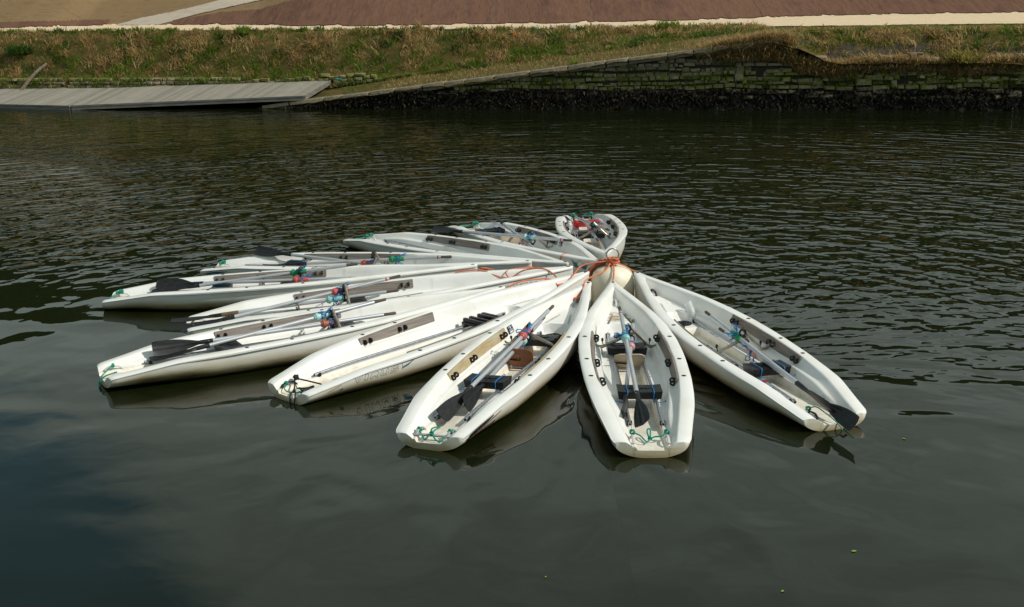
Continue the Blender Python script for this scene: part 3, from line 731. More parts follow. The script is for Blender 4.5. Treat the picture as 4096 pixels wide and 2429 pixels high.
h6=W(6,(2.10,.10,deckz(2.1,.02)+.05)); orope([W(6,(1.45,.34,.41)),W(6,(1.75,.27,.43)),W(6,(1.95,.17,.36)),h6,W(6,(2.28,.05,.43)),W(6,(2.50,-.06,.462)),W(6,(2.62,-.17,.40)),W(6,(2.68,-.24,.30))],'orange rope looping across the bow of the boat with overhanging blades',extra=lambda mb:(knot(h6,.025,7)(mb),mb.tube(catmull([h6,h6+Vector((-.02,.06,.09)),W(8,(2.93,-.02,.36)),W(8,(2.90,.0,.30))],6),.0098,6)))
orope([W(10,(2.30,.02,.33)),W(10,(2.24,-.10,.41)),W(10,(2.22,-.20,.415)),W(10,(2.22,-.245,.30)),W(10,(2.30,-.25,.16)),W(10,(2.4,-.24,.05))],'orange rope hanging over the side of the boat with the teal emblem')
orope([W(7,(2.93,.0,.36)),W(7,(2.99,-.03,.40)),W(7,(3.10,.01,.37)),W(7,(3.22,-.02,.33))],'short orange rope end at the bow of the long stained boat',extra=lambda mb:mb.tube(catmull([W(7,(2.94,.02,.34)),W(7,(3.02,.02,.38)),W(7,(3.12,-.03,.34))],6),.0095,6))
# stern lines
def sline(name,mat,pieces,lab,r=.0075):
    mb=MB()
    for p in pieces: mb.tube(catmull(p,6),r,6)
    return tag(mb.build(name,mat,None,True,80),lab,'rope','thin ropes tied at the boat sterns')
def coil(i,x,y,z,n=3,s=.022): return [W(i,(x+.010*k*.4+s*.3*math.cos(2.1*k),y+s*math.cos(1.9*k),z+s*math.sin(1.9*k))) for k in range(n*3)]
def bow_tie(i,lab):
    L=(-1.72,.152,.150); Rr=(-1.72,-.152,.150)
    sline('stern_rope',M['green'],[coil(i,*L),coil(i,*Rr),[W(i,L),W(i,(-1.75,.09,.135)),W(i,(-1.80,.035,.095)),W(i,(-1.755,.0,.10)),W(i,(-1.735,-.04,.115)),W(i,(-1.74,-.10,.125)),W(i,Rr)],
      [W(i,(-1.755,.0,.10)),W(i,(-1.70,.018,.135)),W(i,(-1.64,.012,.15)),W(i,(-1.63,-.012,.15)),W(i,(-1.70,-.008,.125)),W(i,(-1.755,.0,.10))],coil(i,-1.755,0,.105,2,.016)],lab)
bow_tie(2,'green rope tied in a bow between pale handles of the stern-on boat')
sline('stern_rope',M['green'],[coil(3,-1.80,.152,.13),coil(3,-1.80,-.152,.13),[W(3,(-1.80,.152,.13)),W(3,(-1.86,.09,.10)),W(3,(-1.91,.04,.085)),W(3,(-1.87,0,.13)),W(3,(-1.90,-.06,.085)),W(3,(-1.90,-.11,.08)),W(3,(-1.82,-.152,.13))],[W(3,(-1.87,0,.13)),W(3,(-1.80,.02,.15)),W(3,(-1.72,.01,.14)),W(3,(-1.72,-.02,.14)),W(3,(-1.80,-.01,.14)),W(3,(-1.87,0,.12))],coil(3,-1.86,0,.13,2,.018)],'green rope looped over the grey bar between handles of the swoosh boat')
sline('stern_rope',M['green'],[coil(1,-1.70,.152,.145),[W(1,(-1.70,.152,.15)),W(1,(-1.72,.09,.165)),W(1,(-1.80,.03,.12)),W(1,(-1.90,.0,.085)),W(1,(-1.955,-.03,.04)),W(1,(-1.96,-.06,-.02))],[W(1,(-1.96,-.06,-.02)),W(1,(-1.955,-.12,.05)),W(1,(-1.91,-.20,.12)),W(1,(-1.86,-.24,.14))]],'green rope trailing from the black stern handle of the rightmost boat into the water',r=.006)
sline('stern_rope',M['green'],[coil(4,-1.82,.15,.13),[W(4,(-1.82,.15,.13)),W(4,(-1.87,.10,.10)),W(4,(-1.88,.02,.085)),W(4,(-1.82,-.05,.085)),W(4,(-1.74,-.04,.09)),W(4,(-1.73,.03,.09)),W(4,(-1.78,.03,.09)),W(4,(-1.85,-.03,.085)),W(4,(-1.80,-.12,.10)),W(4,(-1.72,-.14,.12))]],'thin green rope lying on the stern of the oarless boat near the front',r=.006)
sline('stern_rope',M['blackrope'],[coil(4,-1.70,.15,.16,4,.026),[W(4,(-1.70,.15,.16)),W(4,(-1.66,.05,.15)),W(4,(-1.64,-.10,.15)),W(4,(-1.63,-.19,.15))],[W(4,(-1.70,.15,.16)),W(4,(-1.76,.07,.13)),W(4,(-1.83,0,.10)),W(4,(-1.92,-.05,.075)),W(4,(-1.95,-.09,-.02))],[W(4,(-1.83,0,.10)),W(4,(-1.86,-.06,.10)),W(4,(-1.93,-.14,.08)),W(4,(-1.96,-.15,-.02))],[W(4,(-1.80,-.02,.11)),W(4,(-1.74,-.10,.12)),W(4,(-1.70,-.15,.14)),W(4,(-1.74,-.17,.13)),W(4,(-1.80,-.10,.11)),W(4,(-1.78,-.03,.11))]],'black rope knotted at the stern handle of the oarless boat and hanging overboard',r=.0085)
sline('stern_rope',M['green'],[coil(5,-1.78,.152,.14,2),[W(5,(-1.78,.152,.15)),W(5,(-1.85,.08,.12)),W(5,(-1.93,.0,.08)),W(5,(-1.955,-.02,-.02))],[W(5,(-1.80,-.05,.12)),W(5,(-1.90,-.03,.09)),W(5,(-1.95,.01,.03)),W(5,(-1.96,.0,-.03))],coil(5,-1.80,-.05,.11,2,.015)],'green rope hanging over the stern of the front left boat')
sline('stern_rope',M['green'],[coil(6,-1.84,-.15,.14,3,.02),[W(6,(-1.84,-.15,.14)),W(6,(-1.87,-.10,.12)),W(6,(-1.88,-.04,.11))]],'scrap of green rope under the overhanging blades')
sline('stern_rope',M['green'],[coil(7,-1.80,.14,.165,4,.024),coil(7,-1.84,.12,.15,3,.022),[W(7,(-1.84,.10,.15)),W(7,(-1.90,.02,.10)),W(7,(-1.95,-.02,.03)),W(7,(-1.96,-.03,-.02))]],'green rope wound on the stern handle of the long stained boat')
sline('stern_rope',M['green'],[coil(8,-1.80,.14,.165,4,.022),coil(8,-1.83,.11,.15,3,.02)],'green rope wound on the stern handle of the teal-arc boat')
sline('stern_rope',M['green'],[coil(9,-1.80,.14,.165,4,.024),coil(9,-1.82,.08,.15,3,.022),[W(9,(-1.80,.14,.16)),W(9,(-1.84,.0,.13)),W(9,(-1.80,-.15,.15))]],'green rope at the stern handle of the oarless back-row boat')
sline('stern_rope',M['green'],[coil(10,-1.80,.14,.165,4,.024),coil(10,-1.82,.10,.16,3,.022),[W(10,(-1.80,.14,.16)),W(10,(-1.86,.02,.12)),W(10,(-1.80,-.15,.15))]],'green rope at the stern handle of the emblem boat')
sline('stern_rope',M['green'],[coil(11,-1.78,.152,.17,4,.028),coil(11,-1.78,-.152,.17,4,.028),[W(11,(-1.78,.152,.18)),W(11,(-1.82,.08,.17)),W(11,(-1.80,0,.12)),W(11,(-1.80,-.08,.13)),W(11,(-1.78,-.152,.18))]],'green rope strung between the black handles of the farthest boat')
for i_,x_,y_,z_ in((9,-.95,.17,.16),(9,-.62,.17,.16)):
    pass
sline('twine_scrap',M['blue'],[[W(9,(-.98,-.15,.165)),W(9,(-.97,-.16,.20)),W(9,(-.95,-.15,.235))]],'blue twine end nearest the stern on the rail of the oarless back-row boat',.005)
sline('twine_scrap',M['blue'],[[W(9,(-.62,-.15,.165)),W(9,(-.63,-.16,.21)),W(9,(-.60,-.14,.24)),W(9,(-.57,-.13,.23))]],'hooked blue twine end amidships on the rail of the oarless back-row boat',.005)

# bottles
def bottle(name,Mw,mat,capm,lab,labelmat=None,h=.27,r=.043):
    t=empty(name,(0,0,0)); t.matrix_world=Mw
    pr=[(r*.6,0),(r*.95,.006),(r,.02)]
    for k in range(7):
        z=.03+k*(h*.62-.03)/7; pr+= [(r,z),(r*.93,z+.010),(r,z+.020)]
    pr+= [(r,h*.66),(r*.9,h*.74),(r*.6,h*.84),(r*.34,h*.90),(r*.32,h*.97)]
    MB().lathe(pr,20).build('bottle_body',mat,t); MB().lathe([(r*.36,h*.95),(r*.38,h*.955),(r*.38,h*1.02),(r*.33,h*1.025)],14).build('cap',capm,t)
    if labelmat: MB().lathe([(r*1.02,h*.30),(r*1.03,h*.31),(r*1.03,h*.55),(r*1.02,h*.56)],20).build('wrapper',labelmat,t)
    return tag(t,lab,'bottle')
bottle('plastic_bottle',BMAT[1]@Matrix.Translation((1.60,-.115,.36))@Euler((2.85,.35,0)).to_matrix().to_4x4(),M['pet'],M['whitepr'],'clear plastic bottle leaning upside down in the open hatch of the rightmost boat',h=.25,r=.045)
bottle('plastic_bottle',BMAT[1]@Matrix.Translation((-1.03,.20,.145))@Euler((0,math.pi/2-.05,-.1)).to_matrix().to_4x4(),M['petblue'],M['tealpr'],'blue plastic bottle with red wrapper lying beside the black seat of the rightmost boat',M['redpr'],h=.26,r=.034)
bottle('plastic_bottle',BMAT[11]@Matrix.Translation((-.36,-.30,.125))@Euler((0,.2,0)).to_matrix().to_4x4(),M['milk'],M['whitepr'],'milky plastic bottle beside the red seat',h=.20,r=.05)

# ------------------------------------------------------------------ water
def water_mat():
    m,nt,b=new_mat('river_water'); L=nt.links
    b.inputs['Base Color'].default_value=(.0065,.0090,.0022,1); b.inputs['Roughness'].default_value=.012; b.inputs['IOR'].default_value=1.333
    tc=nt.nodes.new('ShaderNodeTexCoord').outputs['Object']; sep=nt.nodes.new('ShaderNodeSeparateXYZ'); L.new(tc,sep.inputs[0])
    x,y=sep.outputs[0],sep.outputs[1]
    dx=math_n(nt,'SUBTRACT',x,.8); dy=math_n(nt,'SUBTRACT',y,13.0)
    r=math_n(nt,'SQRT',math_n(nt,'ADD',math_n(nt,'MULTIPLY',dx,dx),math_n(nt,'MULTIPLY',dy,dy))); th=math_n(nt,'ARCTAN2',dx,dy)
    def polar(a,b_,zoff):
        c=nt.nodes.new('ShaderNodeCombineXYZ'); L.new(math_n(nt,'MULTIPLY',r,a),c.inputs[0]); L.new(math_n(nt,'MULTIPLY',th,b_),c.inputs[1]); c.inputs[2].default_value=zoff; return c.outputs[0]
    n1=noise(nt,1.0,1.5,.45,vec=polar(3.1,16.0,0),dist=.35)
    n2=noise(nt,3.6,1.5,.45,vec=tc,dist=.3)
    n5=noise(nt,1.0,1.0,.4,vec=polar(.95,5.0,4.0),dist=.5)
    n3=noise(nt,.62,1.0,.4,vec=tc,stretch=(.7,1.2,1),dist=.5)
    n4=noise(nt,6.5,1.0,.4,vec=tc,stretch=(.8,1.2,1))
    patchn=noise(nt,.13,3,.55,vec=tc)
    reg=maprange(nt,math_n(nt,'ADD',math_n(nt,'ADD',y,math_n(nt,'MULTIPLY',x,.55)),math_n(nt,'MULTIPLY',math_n(nt,'SUBTRACT',patchn,.5),9.0)),12.5,19.5)
    far=maprange(nt,y,27.0,42.0,1.0,.45)
    amp=math_n(nt,'MULTIPLY',math_n(nt,'MULTIPLY',reg,maprange(nt,patchn,.32,.60,.50,1.0)),far)
    hgt=math_n(nt,'ADD',math_n(nt,'MULTIPLY',n1,.054),math_n(nt,'MULTIPLY',n2,.025))
    hgt=math_n(nt,'ADD',hgt,math_n(nt,'MULTIPLY',n4,.0026))
    hgt=math_n(nt,'MULTIPLY',hgt,amp)
    hgt=math_n(nt,'ADD',hgt,math_n(nt,'MULTIPLY',n3,.020))
    hgt=math_n(nt,'ADD',hgt,math_n(nt,'MULTIPLY',n1,.0022)); hgt=math_n(nt,'ADD',hgt,math_n(nt,'MULTIPLY',n5,maprange(nt,math_n(nt,'ADD',x,math_n(nt,'MULTIPLY',patchn,3.0)),-3.0,4.0,.016,.036)))
    bump(nt,b,hgt,1.0,1.0)
    return m
mb=MB(); mb.add([(-120,-40,0),(120,-40,0),(120,70,0),(-120,70,0)],[(0,1,2,3)])
tag(mb.build('water',water_mat(),None,False),kind='structure')

# ------------------------------------------------------------------ far bank
K,Y0=.21,41.86
def wy(x,t): return Y0-K*x+t
def zc(x): return np.clip(1.10+.125*np.asarray(x,float),-.7,2.32)
def ztop(x): return 2.33+.006*np.maximum(0,-np.asarray(x,float))
def tfar(x): return np.interp(x,[-60,-30,-22.6,-21,-20,-18,-11.6,-9,-6,0,2,3.8,7,9.4,13,16,60],[11,11,11.2,12,14,14.4,14,11.7,11.3,13,12.9,14,14.4,16,19,20.2,20.5])
def terr(x,t):
    x=np.asarray(x,float); t=np.asarray(t,float)
    zt=ztop(x); c=zc(x); zlow=np.maximum(c,np.interp(x,[-30,-9,-5,0],[.42,.42,.62,.0]))
    ramp_=c+.022*(t-.5)
    mid=np.where(t<4.7,ramp_,ramp_+(zt-np.maximum(ramp_,0))*0)
    toe=np.maximum(c+.092,zlow)
    sl=toe+(zt-toe)*ss(4.55,7.0,t)**.9
    mid=np.where(t<4.7,ramp_,np.maximum(ramp_,sl)); mid=np.where(t>=7.0,zt,np.minimum(mid,zt))
    right=np.where(t<.5,1.45,np.where(t<2.1,1.45+(2.30-1.45)*(np.clip((t-.5)/1.0,0,1)**.7),np.minimum(2.30+.03*(t-2.1),zt)))
    w=ss(8.2,10.4,x); z=mid*(1-w)+right*w
    tf=tfar(x); z=np.where(t>tf,zt+.25*np.minimum(t-tf,10)+.10*np.maximum(0,t-tf-10),z)
    return z
def vnoise(x,y,s,seed=0):
    r_=np.random.default_rng(seed); P=r_.uniform(-1,1,(6,3)); v=0
    for k,(a,b_,c_) in enumerate(P): v=v+np.sin((x*(a*2+.3)+y*(b_*2-.2))*s*(1+.35*k)+c_*7)
    return v/3.2
def gridmesh(name,mat,x0,x1,t0,t1,dx,dt,test=None,dz=0,rough=0,kind='structure'):
    xs=np.arange(x0,x1+dx/2,dx); ts=np.arange(t0,t1+dt/2,dt); X,T=np.meshgrid(xs,ts,indexing='ij')
    Z=terr(X,T)+dz
    if rough: Z=Z+rough*(vnoise(X,T,2.1,3)*.6+vnoise(X,T,6.3,5)*.4)
    Y=wy(X,T); n=len(ts); idx=np.arange(X.size).reshape(X.shape)
    Q=np.stack([idx[:-1,:-1],idx[1:,:-1],idx[1:,1:],idx[:-1,1:]],-1).reshape(-1,4)
    if test is not None:
        Xc=(X[:-1,:-1]+X[1:,1:])/2; Tc=(T[:-1,:-1]+T[1:,1:])/2; keep=test(Xc,Tc).reshape(-1); Q=Q[keep]
    used=np.unique(Q); mp=-np.ones(X.size,int); mp[used]=np.arange(len(used))
    V=np.stack([X,Y,Z],-1).reshape(-1,3)[used]
    me=bpy.data.meshes.new(name); me.from_pydata(V.tolist(),[],mp[Q].tolist()); me.materials.append(mat)
    me.polygons.foreach_set('use_smooth',[True]*len(me.polygons)); me.update()
    return tag(link(name,me),kind=kind)
def ground_mat(name,cols,scale=1.2,fine=14,bm=.03,stretch=None):
    m,nt,b=new_mat(name); a=noise(nt,scale,6,.65,stretch=stretch); f=noise(nt,fine,5,.7)
    c=ramp(nt,a,[(.30+.40*i/(len(cols)-1),c) for i,c in enumerate(cols)]).outputs[0]
    c=mixc(nt,math_n(nt,'MULTIPLY',maprange(nt,f,.45,.75),.45),c,tuple(x*.45 for x in cols[0]))
    nt.links.new(c,b.inputs['Base Color']); b.inputs['Roughness'].default_value=.95; b.inputs['Specular IOR Level'].default_value=.1; bump(nt,b,f,bm); return m
M['earth']=ground_mat('bank_earth',[(.075,.058,.018),(.12,.085,.028),(.055,.055,.013),(.16,.105,.04)])
M['sand']=ground_mat('sand_path',[(.66,.50,.33),(.72,.56,.38),(.60,.45,.29)],.8,22,.02,(1,2.5,1))
M['path2']=ground_mat('gravel_path',[(.40,.34,.27),(.46,.39,.31),(.37,.31,.24)],1.2,26,.015)
M['drygrass']=ground_mat('mown_dry_grass',[(.20,.135,.07),(.25,.165,.085),(.17,.115,.058)],1.6,24,.04,(1,2,1))
def fabric():
    m,nt,b=new_mat('woven_ground_fabric'); a=noise(nt,.9,5,.6,stretch=(1.6,.45,.6)); f=noise(nt,5,5,.7,stretch=(.5,1.6,1.6))
    c=ramp(nt,a,[(.30,(.125,.064,.043)),(.5,(.150,.078,.050)),(.68,(.108,.056,.041))]).outputs[0]
    c=mixc(nt,math_n(nt,'MULTIPLY',maprange(nt,f,.50,.72),.30),c,(.165,.095,.066))
    nt.links.new(c,b.inputs['Base Color']); b.inputs['Roughness'].default_value=.9; b.inputs['Specular IOR Level'].default_value=.08
    h=math_n(nt,'ADD',math_n(nt,'MULTIPLY',a,.25),math_n(nt,'MULTIPLY',noise(nt,2.2,4,.6,stretch=(1.8,.25,.3)),.16)); bump(nt,b,h,.5,.8); return m
M['fabric']=fabric()
def inter(px): xs,ts=zip(*px); return lambda x: np.interp(x,xs,ts)
P2L=inter([(-18.25,14.4),(-17.25,15.48),(-15.78,16.54),(-13.99,18.24),(-11,21.0),(-6,26)]); P2R=inter([(-16.2,14.0),(-15.5,14.9),(-14.62,15.88),(-13.36,16.91),(-11.8,18.17),(-9,20.5),(-4,25)])
FUP=inter([(-15.5,14.5),(-15.38,14.94),(-13.32,16.14),(-10.24,16.59),(-7.26,16.76),(-3.76,17.11),(.2,17.74),(3,18.6),(8,21),(16,30),(60,60)]); TL=inter([(-60,2),(-24.8,16.44),(-23.17,17.42),(-21.4,18.51),(-17,22),(60,60)]); TW=inter([(-60,4),(-25.19,17.45),(-23.72,18.58),(-18,23),(60,80)])
edge=lambda x: .12*np.sin(x*2.3)+.07*np.sin(x*6.1+1)+.05*np.sin(x*13.7)
isP2=lambda x,t:(t>tfar(x)-.05)&(x>-18.4)&(t<P2L(x))&(t>P2R(x))
isF=lambda x,t:(t>tfar(x)+edge(x))&(x>-15.5)&(t<FUP(x))&(t<P2R(x))
isFl=lambda x,t:(t>tfar(x)+edge(x)-.4)&(t<tfar(x)+.9)&(x<-18.6)
isTL=lambda x,t:(t>TL(x))&(t<TW(x)+2)&(x<-15)
isS=lambda x,t:(t>7.0)&(t<=tfar(x)+edge(x))
gridmesh('river_bank',M['earth'],-34,30,-.2,7.2,.2,.2,dz=-.05,rough=.06)
gridmesh('sand_path',M['sand'],-34,32,7.0,21.0,.12,.12,isS,rough=.02)
gridmesh('gravel_path',M['path2'],-20,-4,13.5,26,.10,.10,lambda x,t:isP2(x,t)&~isS(x,t),dz=.012)
gridmesh('ground_fabric',M['fabric'],-34,34,10.5,30,.12,.12,lambda x,t:(isF(x,t)|isFl(x,t)|isTL(x,t))&~isS(x,t),dz=.03,rough=.018)
gridmesh('dry_slope',M['drygrass'],-40,40,10.5,36,.22,.22,lambda x,t:(t>tfar(x)-.4),dz=-.03,rough=.02)
for (xa,ta,xb,tb) in ((-.85,13.3,-.45,17.2),(3.7,14.2,3.85,18.6),(11.3,17.6,11.5,22.0)):
    mb=MB(); pts=[]
    for i in range(13): f=i/12; xx=xa+(xb-xa)*f+.04*math.sin(f*9); tt=ta+(tb-ta)*f; pts.append((xx,wy(xx,tt),float(terr(xx,tt))+.035))
    tag(MB().tube(pts,.018,5,sy=.6).build('fabric_seam',simple('seam_fold',(.075,.038,.028)),None,True,80),kind='structure')
# wooded hill far behind (seen only mirrored in the water)
mb=MB(); nx,ny=90,14; vs=[];fs=[]
for i in range(nx+1):
    for j in range(ny+1):
        x=-170+340*i/nx; y=76+60*j/ny; h=8+13.0*math.sin(min(1,j/ny*2.2)*math.pi/2)+1.2*math.sin(x*.21+j)+.9*math.sin(x*.47+1.7*j)+.8*math.sin(x*.9+j*2.3)
        vs.append((x,y,h if j>0 else 2.0))
for i in range(nx):
    for j in range(ny): a=i*(ny+1)+j; fs.append((a,a+ny+1,a+ny+2,a+1))
mb.add(vs,fs); tag(mb.build('hills',ground_mat('woodland',[(.012,.019,.004),(.019,.026,.005),(.008,.014,.003)],.35,1.8,.8),None,True,180),kind='structure')
tag(MB().add([(-200,48,-.6),(200,48,-.6),(200,200,1.8),(-200,200,1.8)],[(0,1,2,3)]).build('ground',M['drygrass'],None,False),kind='structure')

# quay wall: rounded stones bedded on a core, coping stones climbing to the right
def stone_mat(name,c,moss=True):
    m,nt,b=new_mat(name); tc=nt.nodes.new('ShaderNodeTexCoord').outputs['Object']; sep=nt.nodes.new('ShaderNodeSeparateXYZ'); nt.links.new(tc,sep.inputs[0])
    geo=nt.nodes.new('ShaderNodeNewGeometry'); col=ramp(nt,geo.outputs['Random Per Island'],[(0,c[0]),(.35,c[1]),(.7,c[2]),(1,c[3])]).outputs[0]
    n=noise(nt,7,6,.7); col=mixc(nt,math_n(nt,'MULTIPLY',maprange(nt,n,.4,.7),.5),col,tuple(x*.5 for x in c[0]))
    if moss:
        g=noise(nt,1.4,5,.65); zz=math_n(nt,'ADD',sep.outputs[2],math_n(nt,'MULTIPLY',math_n(nt,'SUBTRACT',g,.5),.5))
        band=math_n(nt,'MULTIPLY',maprange(nt,zz,.50,.70),maprange(nt,zz,1.40,1.05)); col=mixc(nt,math_n(nt,'MULTIPLY',band,maprange(nt,n,.40,.60)),col,(.16,.175,.008))
    li=maprange(nt,noise(nt,3.3,5,.7),.60,.70); hz=maprange(nt,sep.outputs[2],1.25,1.6); col=mixc(nt,math_n(nt,'MULTIPLY',li,math_n(nt,'MULTIPLY',hz,.8)),col,(.30,.17,.025))
    nt.links.new(col,b.inputs['Base Color']); b.inputs['Roughness'].default_value=.9; bump(nt,b,n,.05); return m
SC=[(.20,.155,.10),(.36,.29,.19),(.15,.115,.075),(.46,.37,.25)]
M['stone']=stone_mat('wall_stone',SC); M['cope']=stone_mat('coping_stone',[(.24,.20,.13),(.33,.27,.18),(.17,.14,.095),(.28,.22,.13)],False); M['core']=simple('wall_core',(.030,.025,.016),(.055,.045,.028),rough=1,scale=5)
def stone(mb,x0,x1,z0,z1,t,depth,rg):
    n=0; g=.012; cx=(x0+x1)/2; cz=(z0+z1)/2; w=(x1-x0)/2-g; h=(z1-z0)/2-g*.8
    if w<.02 or h<.02: return
    out=depth*rg.uniform(.55,1.6); pts=[]
    for (sx,sz,k) in((-1,-1,0),(1,-1,0),(1,1,0),(-1,1,0),(-.95,-.93,.72),(.95,-.93,.72),(.95,.93,.72),(-.95,.93,.72),(-.72,-.66,1),(.72,-.66,1),(.72,.66,1),(-.72,.66,1)):
        jx,jz=rg.uniform(-.16,.16)*min(w,.12),rg.uniform(-.22,.22)*h
        px,pz=cx+sx*w+jx,cz+sz*h+jz; pts.append((px,wy(px,t+.12*pz)-out*k*(1+rg.uniform(-.12,.12)),pz))
    pts+= [(p[0],p[1]+.24,p[2]) for p in pts[:4]]
    mb.add(pts,[(0,1,5,4),(1,2,6,5),(2,3,7,6),(3,0,4,7),(4,5,9,8),(5,6,10,9),(6,7,11,10),(7,4,8,11),(8,9,10,11),(1,0,12,13),(2,1,13,14),(3,2,14,15),(0,3,15,12),(12,15,14,13)])
q=empty('quay_wall',(2,wy(2,.1),0)); tag(q,'old stone quay wall rising out of the seaweed on the far bank','wall')
Qi=Matrix.Translation((-2,-wy(2,.1),0))
def loc_build(mb,name,mats,parent,inv,**k):
    mb.v=[tuple(inv@Vector(p)) for p in mb.v]; return mb.build(name,mats,parent,**k)
rg=random.Random(11); mb=MB(); z=.34; row=0
while z<2.3:
    hh=rg.uniform(.105,.165); x=-7.5+rg.random()*.3; ph=rg.uniform(0,6)
    while x<22:
        w=rg.uniform(.14,.44)*(1.3 if x>8 else 1); wob=.035*math.sin(x*.9+ph)+.022*math.sin(x*2.6+ph*2)
        lim=float(zc(x+w/2))-.17 if x<7.8 else max(1.50,2.05-.30*(x-7.8))+.16*math.sin(x*1.7)+.10*math.sin(x*4.1)
        h2=hh*rg.uniform(.85,1.12)*(2.05 if x>7 and rg.random()<.10 else 1)
        if z+hh*.5<lim and not(x>7 and rg.random()<.12):
            if rg.random()<.13 and w>.2: stone(mb,x,x+w*.5,z+wob,min(z+wob+h2,lim+.05),0,.08,rg); stone(mb,x+w*.5,x+w,z+wob,min(z+wob+h2*.62,lim+.05),0,.06,rg); stone(mb,x+w*.5,x+w,z+wob+h2*.62,min(z+wob+h2*1.05,lim+.05),0,.07,rg)
            else: stone(mb,x,x+w,z+wob,min(z+wob+h2,lim+.05),.0,.075 if x<7 else .11,rg)
        x+=w
    z+=hh
loc_build(mb,'wall_stones',M['stone'],q,Qi,smooth=True,angle=50)
mb=MB(); xs=np.linspace(-8.6,24,60); vs=[];fs=[]
for x in xs:
    w_=float(ss(7.0,9.6,x)); zt_=(float(zc(x))-.02)*(1-w_)+1.30*w_
    vs+= [(x,wy(x,.02),-.8),(x,wy(x,.0+.12*zt_),zt_),(x,wy(x,1.0),max(zt_,float(terr(x,1.0))-.02))]
for i in range(len(xs)-1): a=3*i; fs+= [(a,a+3,a+4,a+1),(a+1,a+4,a+5,a+2)]
mb.add(vs,fs); loc_build(mb,'wall_core',M['core'],q,Qi,smooth=False)
x=-8.4; rg=random.Random(5)
while x<8.3:
    L=rg.uniform(.55,1.25); mb=MB(); sl=.125; hgt=.20
    c=Vector((x+L/2,wy(x+L/2,.22),float(zc(x+L/2))-hgt/2+.03)); 
    ang=math.atan(sl); M3=Matrix.Rotation(math.atan(-K),3,'Z')@Matrix.Rotation(-ang,3,'Y')
    mb.box(c,(L-.018,.50+rg.uniform(-.03,.05),hgt+rg.uniform(-.02,.03)),M3,.022)
    loc_build(mb,'coping_stone',M['cope'],q,Qi,smooth=True,angle=40); x+=L
# seaweed hanging on the foot of the wall
def leafcloud(name,pos,size,mat,rgn,up=(0,0,1),seg=2,lean=.8,wid=.16,kind='stuff',down=False,parent=None):
    n=len(pos); P=np.asarray(pos); a=rgn.uniform(0,2*np.pi,n); L=np.asarray(size)
    d=np.stack([np.cos(a)*rgn.uniform(.1,lean,n),np.sin(a)*rgn.uniform(.1,lean,n),np.ones(n)*(-.5 if down else 1)],1); d/=np.linalg.norm(d,axis=1)[:,None]
    bend=np.stack([np.cos(a),np.sin(a),np.zeros(n)],1)*(L*rgn.uniform(.1,.55,n))[:,None]; bend[:,2]-=L*rgn.uniform(0,.25,n)
    s=np.stack([-np.sin(a+rgn.uniform(-.9,.9,n)),np.cos(a),np.zeros(n)],1); s/=np.linalg.norm(s,axis=1)[:,None]
    w=(L*wid*rgn.uniform(.6,1.3,n))[:,None]; m1=P+d*(L*.5)[:,None]; m2=P+d*L[:,None]+bend
    V=np.stack([P-s*w*.5,P+s*w*.5,m1+s*w*.42,m1-s*w*.42,m2],1).reshape(-1,3)
    me=bpy.data.meshes.new(name); b=np.arange(n)*5
    F=[(i,i+1,i+2,i+3) for i in b]+[(i+3,i+2,i+4) for i in b]
    me.from_pydata(V.tolist(),[],F); me.materials.append(mat); me.update(); o=link(name,me,parent)
    return tag(o,kind=kind) if kind else o
def blade_mat(name,stops,rough=.7,trans=0):
    m,nt,b=new_mat(name); g=nt.nodes.new('ShaderNodeNewGeometry'); nt.links.new(ramp(nt,g.outputs['Random Per Island'],stops).outputs[0],b.inputs['Base Color'])
    b.inputs['Roughness'].default_value=rough; b.inputs['Specular IOR Level'].default_value=.25
    if trans:
        tr=nt.nodes.new('ShaderNodeBsdfTranslucent'); nt.links.new(b.inputs['Base Color'].links[0].from_socket,tr.inputs[0]); mx=nt.nodes.new('ShaderNodeMixShader'); mx.inputs[0].default_value=trans
        nt.links.new(b.outputs[0],mx.inputs[1]); nt.links.new(tr.outputs[0],mx.inputs[2]); nt.links.new(mx.outputs[0],nt.nodes['Material Output'].inputs[0])
    return m
n=26000; X=RNG.uniform(-7.6,24,n); Zt=np.minimum(.64+.05*vnoise(X,X*0,3.0,2),np.maximum(.02,zc(X)-.10)); Zs=RNG.uniform(0,1,n)**.8*Zt
T=.02+.12*Zs-RNG.uniform(.02,.16,n)-.06*(1-Zs/.66)
o=leafcloud('seaweed',np.stack([X,wy(X,T),Zs+.02],1),RNG.uniform(.06,.17,n),blade_mat('wet_seaweed',[(0,(.006,.005,.004)),(.6,(.016,.012,.008)),(.9,(.034,.026,.015)),(1,(.06,.045,.02))],.55),RNG,lean=1.6,wid=.40,down=True)
mb=MB(); vs=[];fs=[]; xs=np.arange(-8.2,24,.12)
for x in xs:
    zt_=min(.60,max(.0,float(zc(x))-.14))
    for k,(f,tt) in enumerate(((-.5,-.16),(.0,-.12),(.5,-.04),(1,.02))): vs.append((x,wy(x,tt+.05*math.sin(x*7+k*2)+.03*math.sin(x*17+k)),zt_*f if k else -.4))
for i in range(len(xs)-1):
    for k in range(3): a=4*i+k; fs.append((a,a+4,a+5,a+1))
mb.add(vs,fs); tag(mb.build('seaweed_bed',simple('seaweed_mass',(.010,.008,.006),(.022,.017,.010),.6,scale=6,bm=.08),None,True,180),kind='stuff')
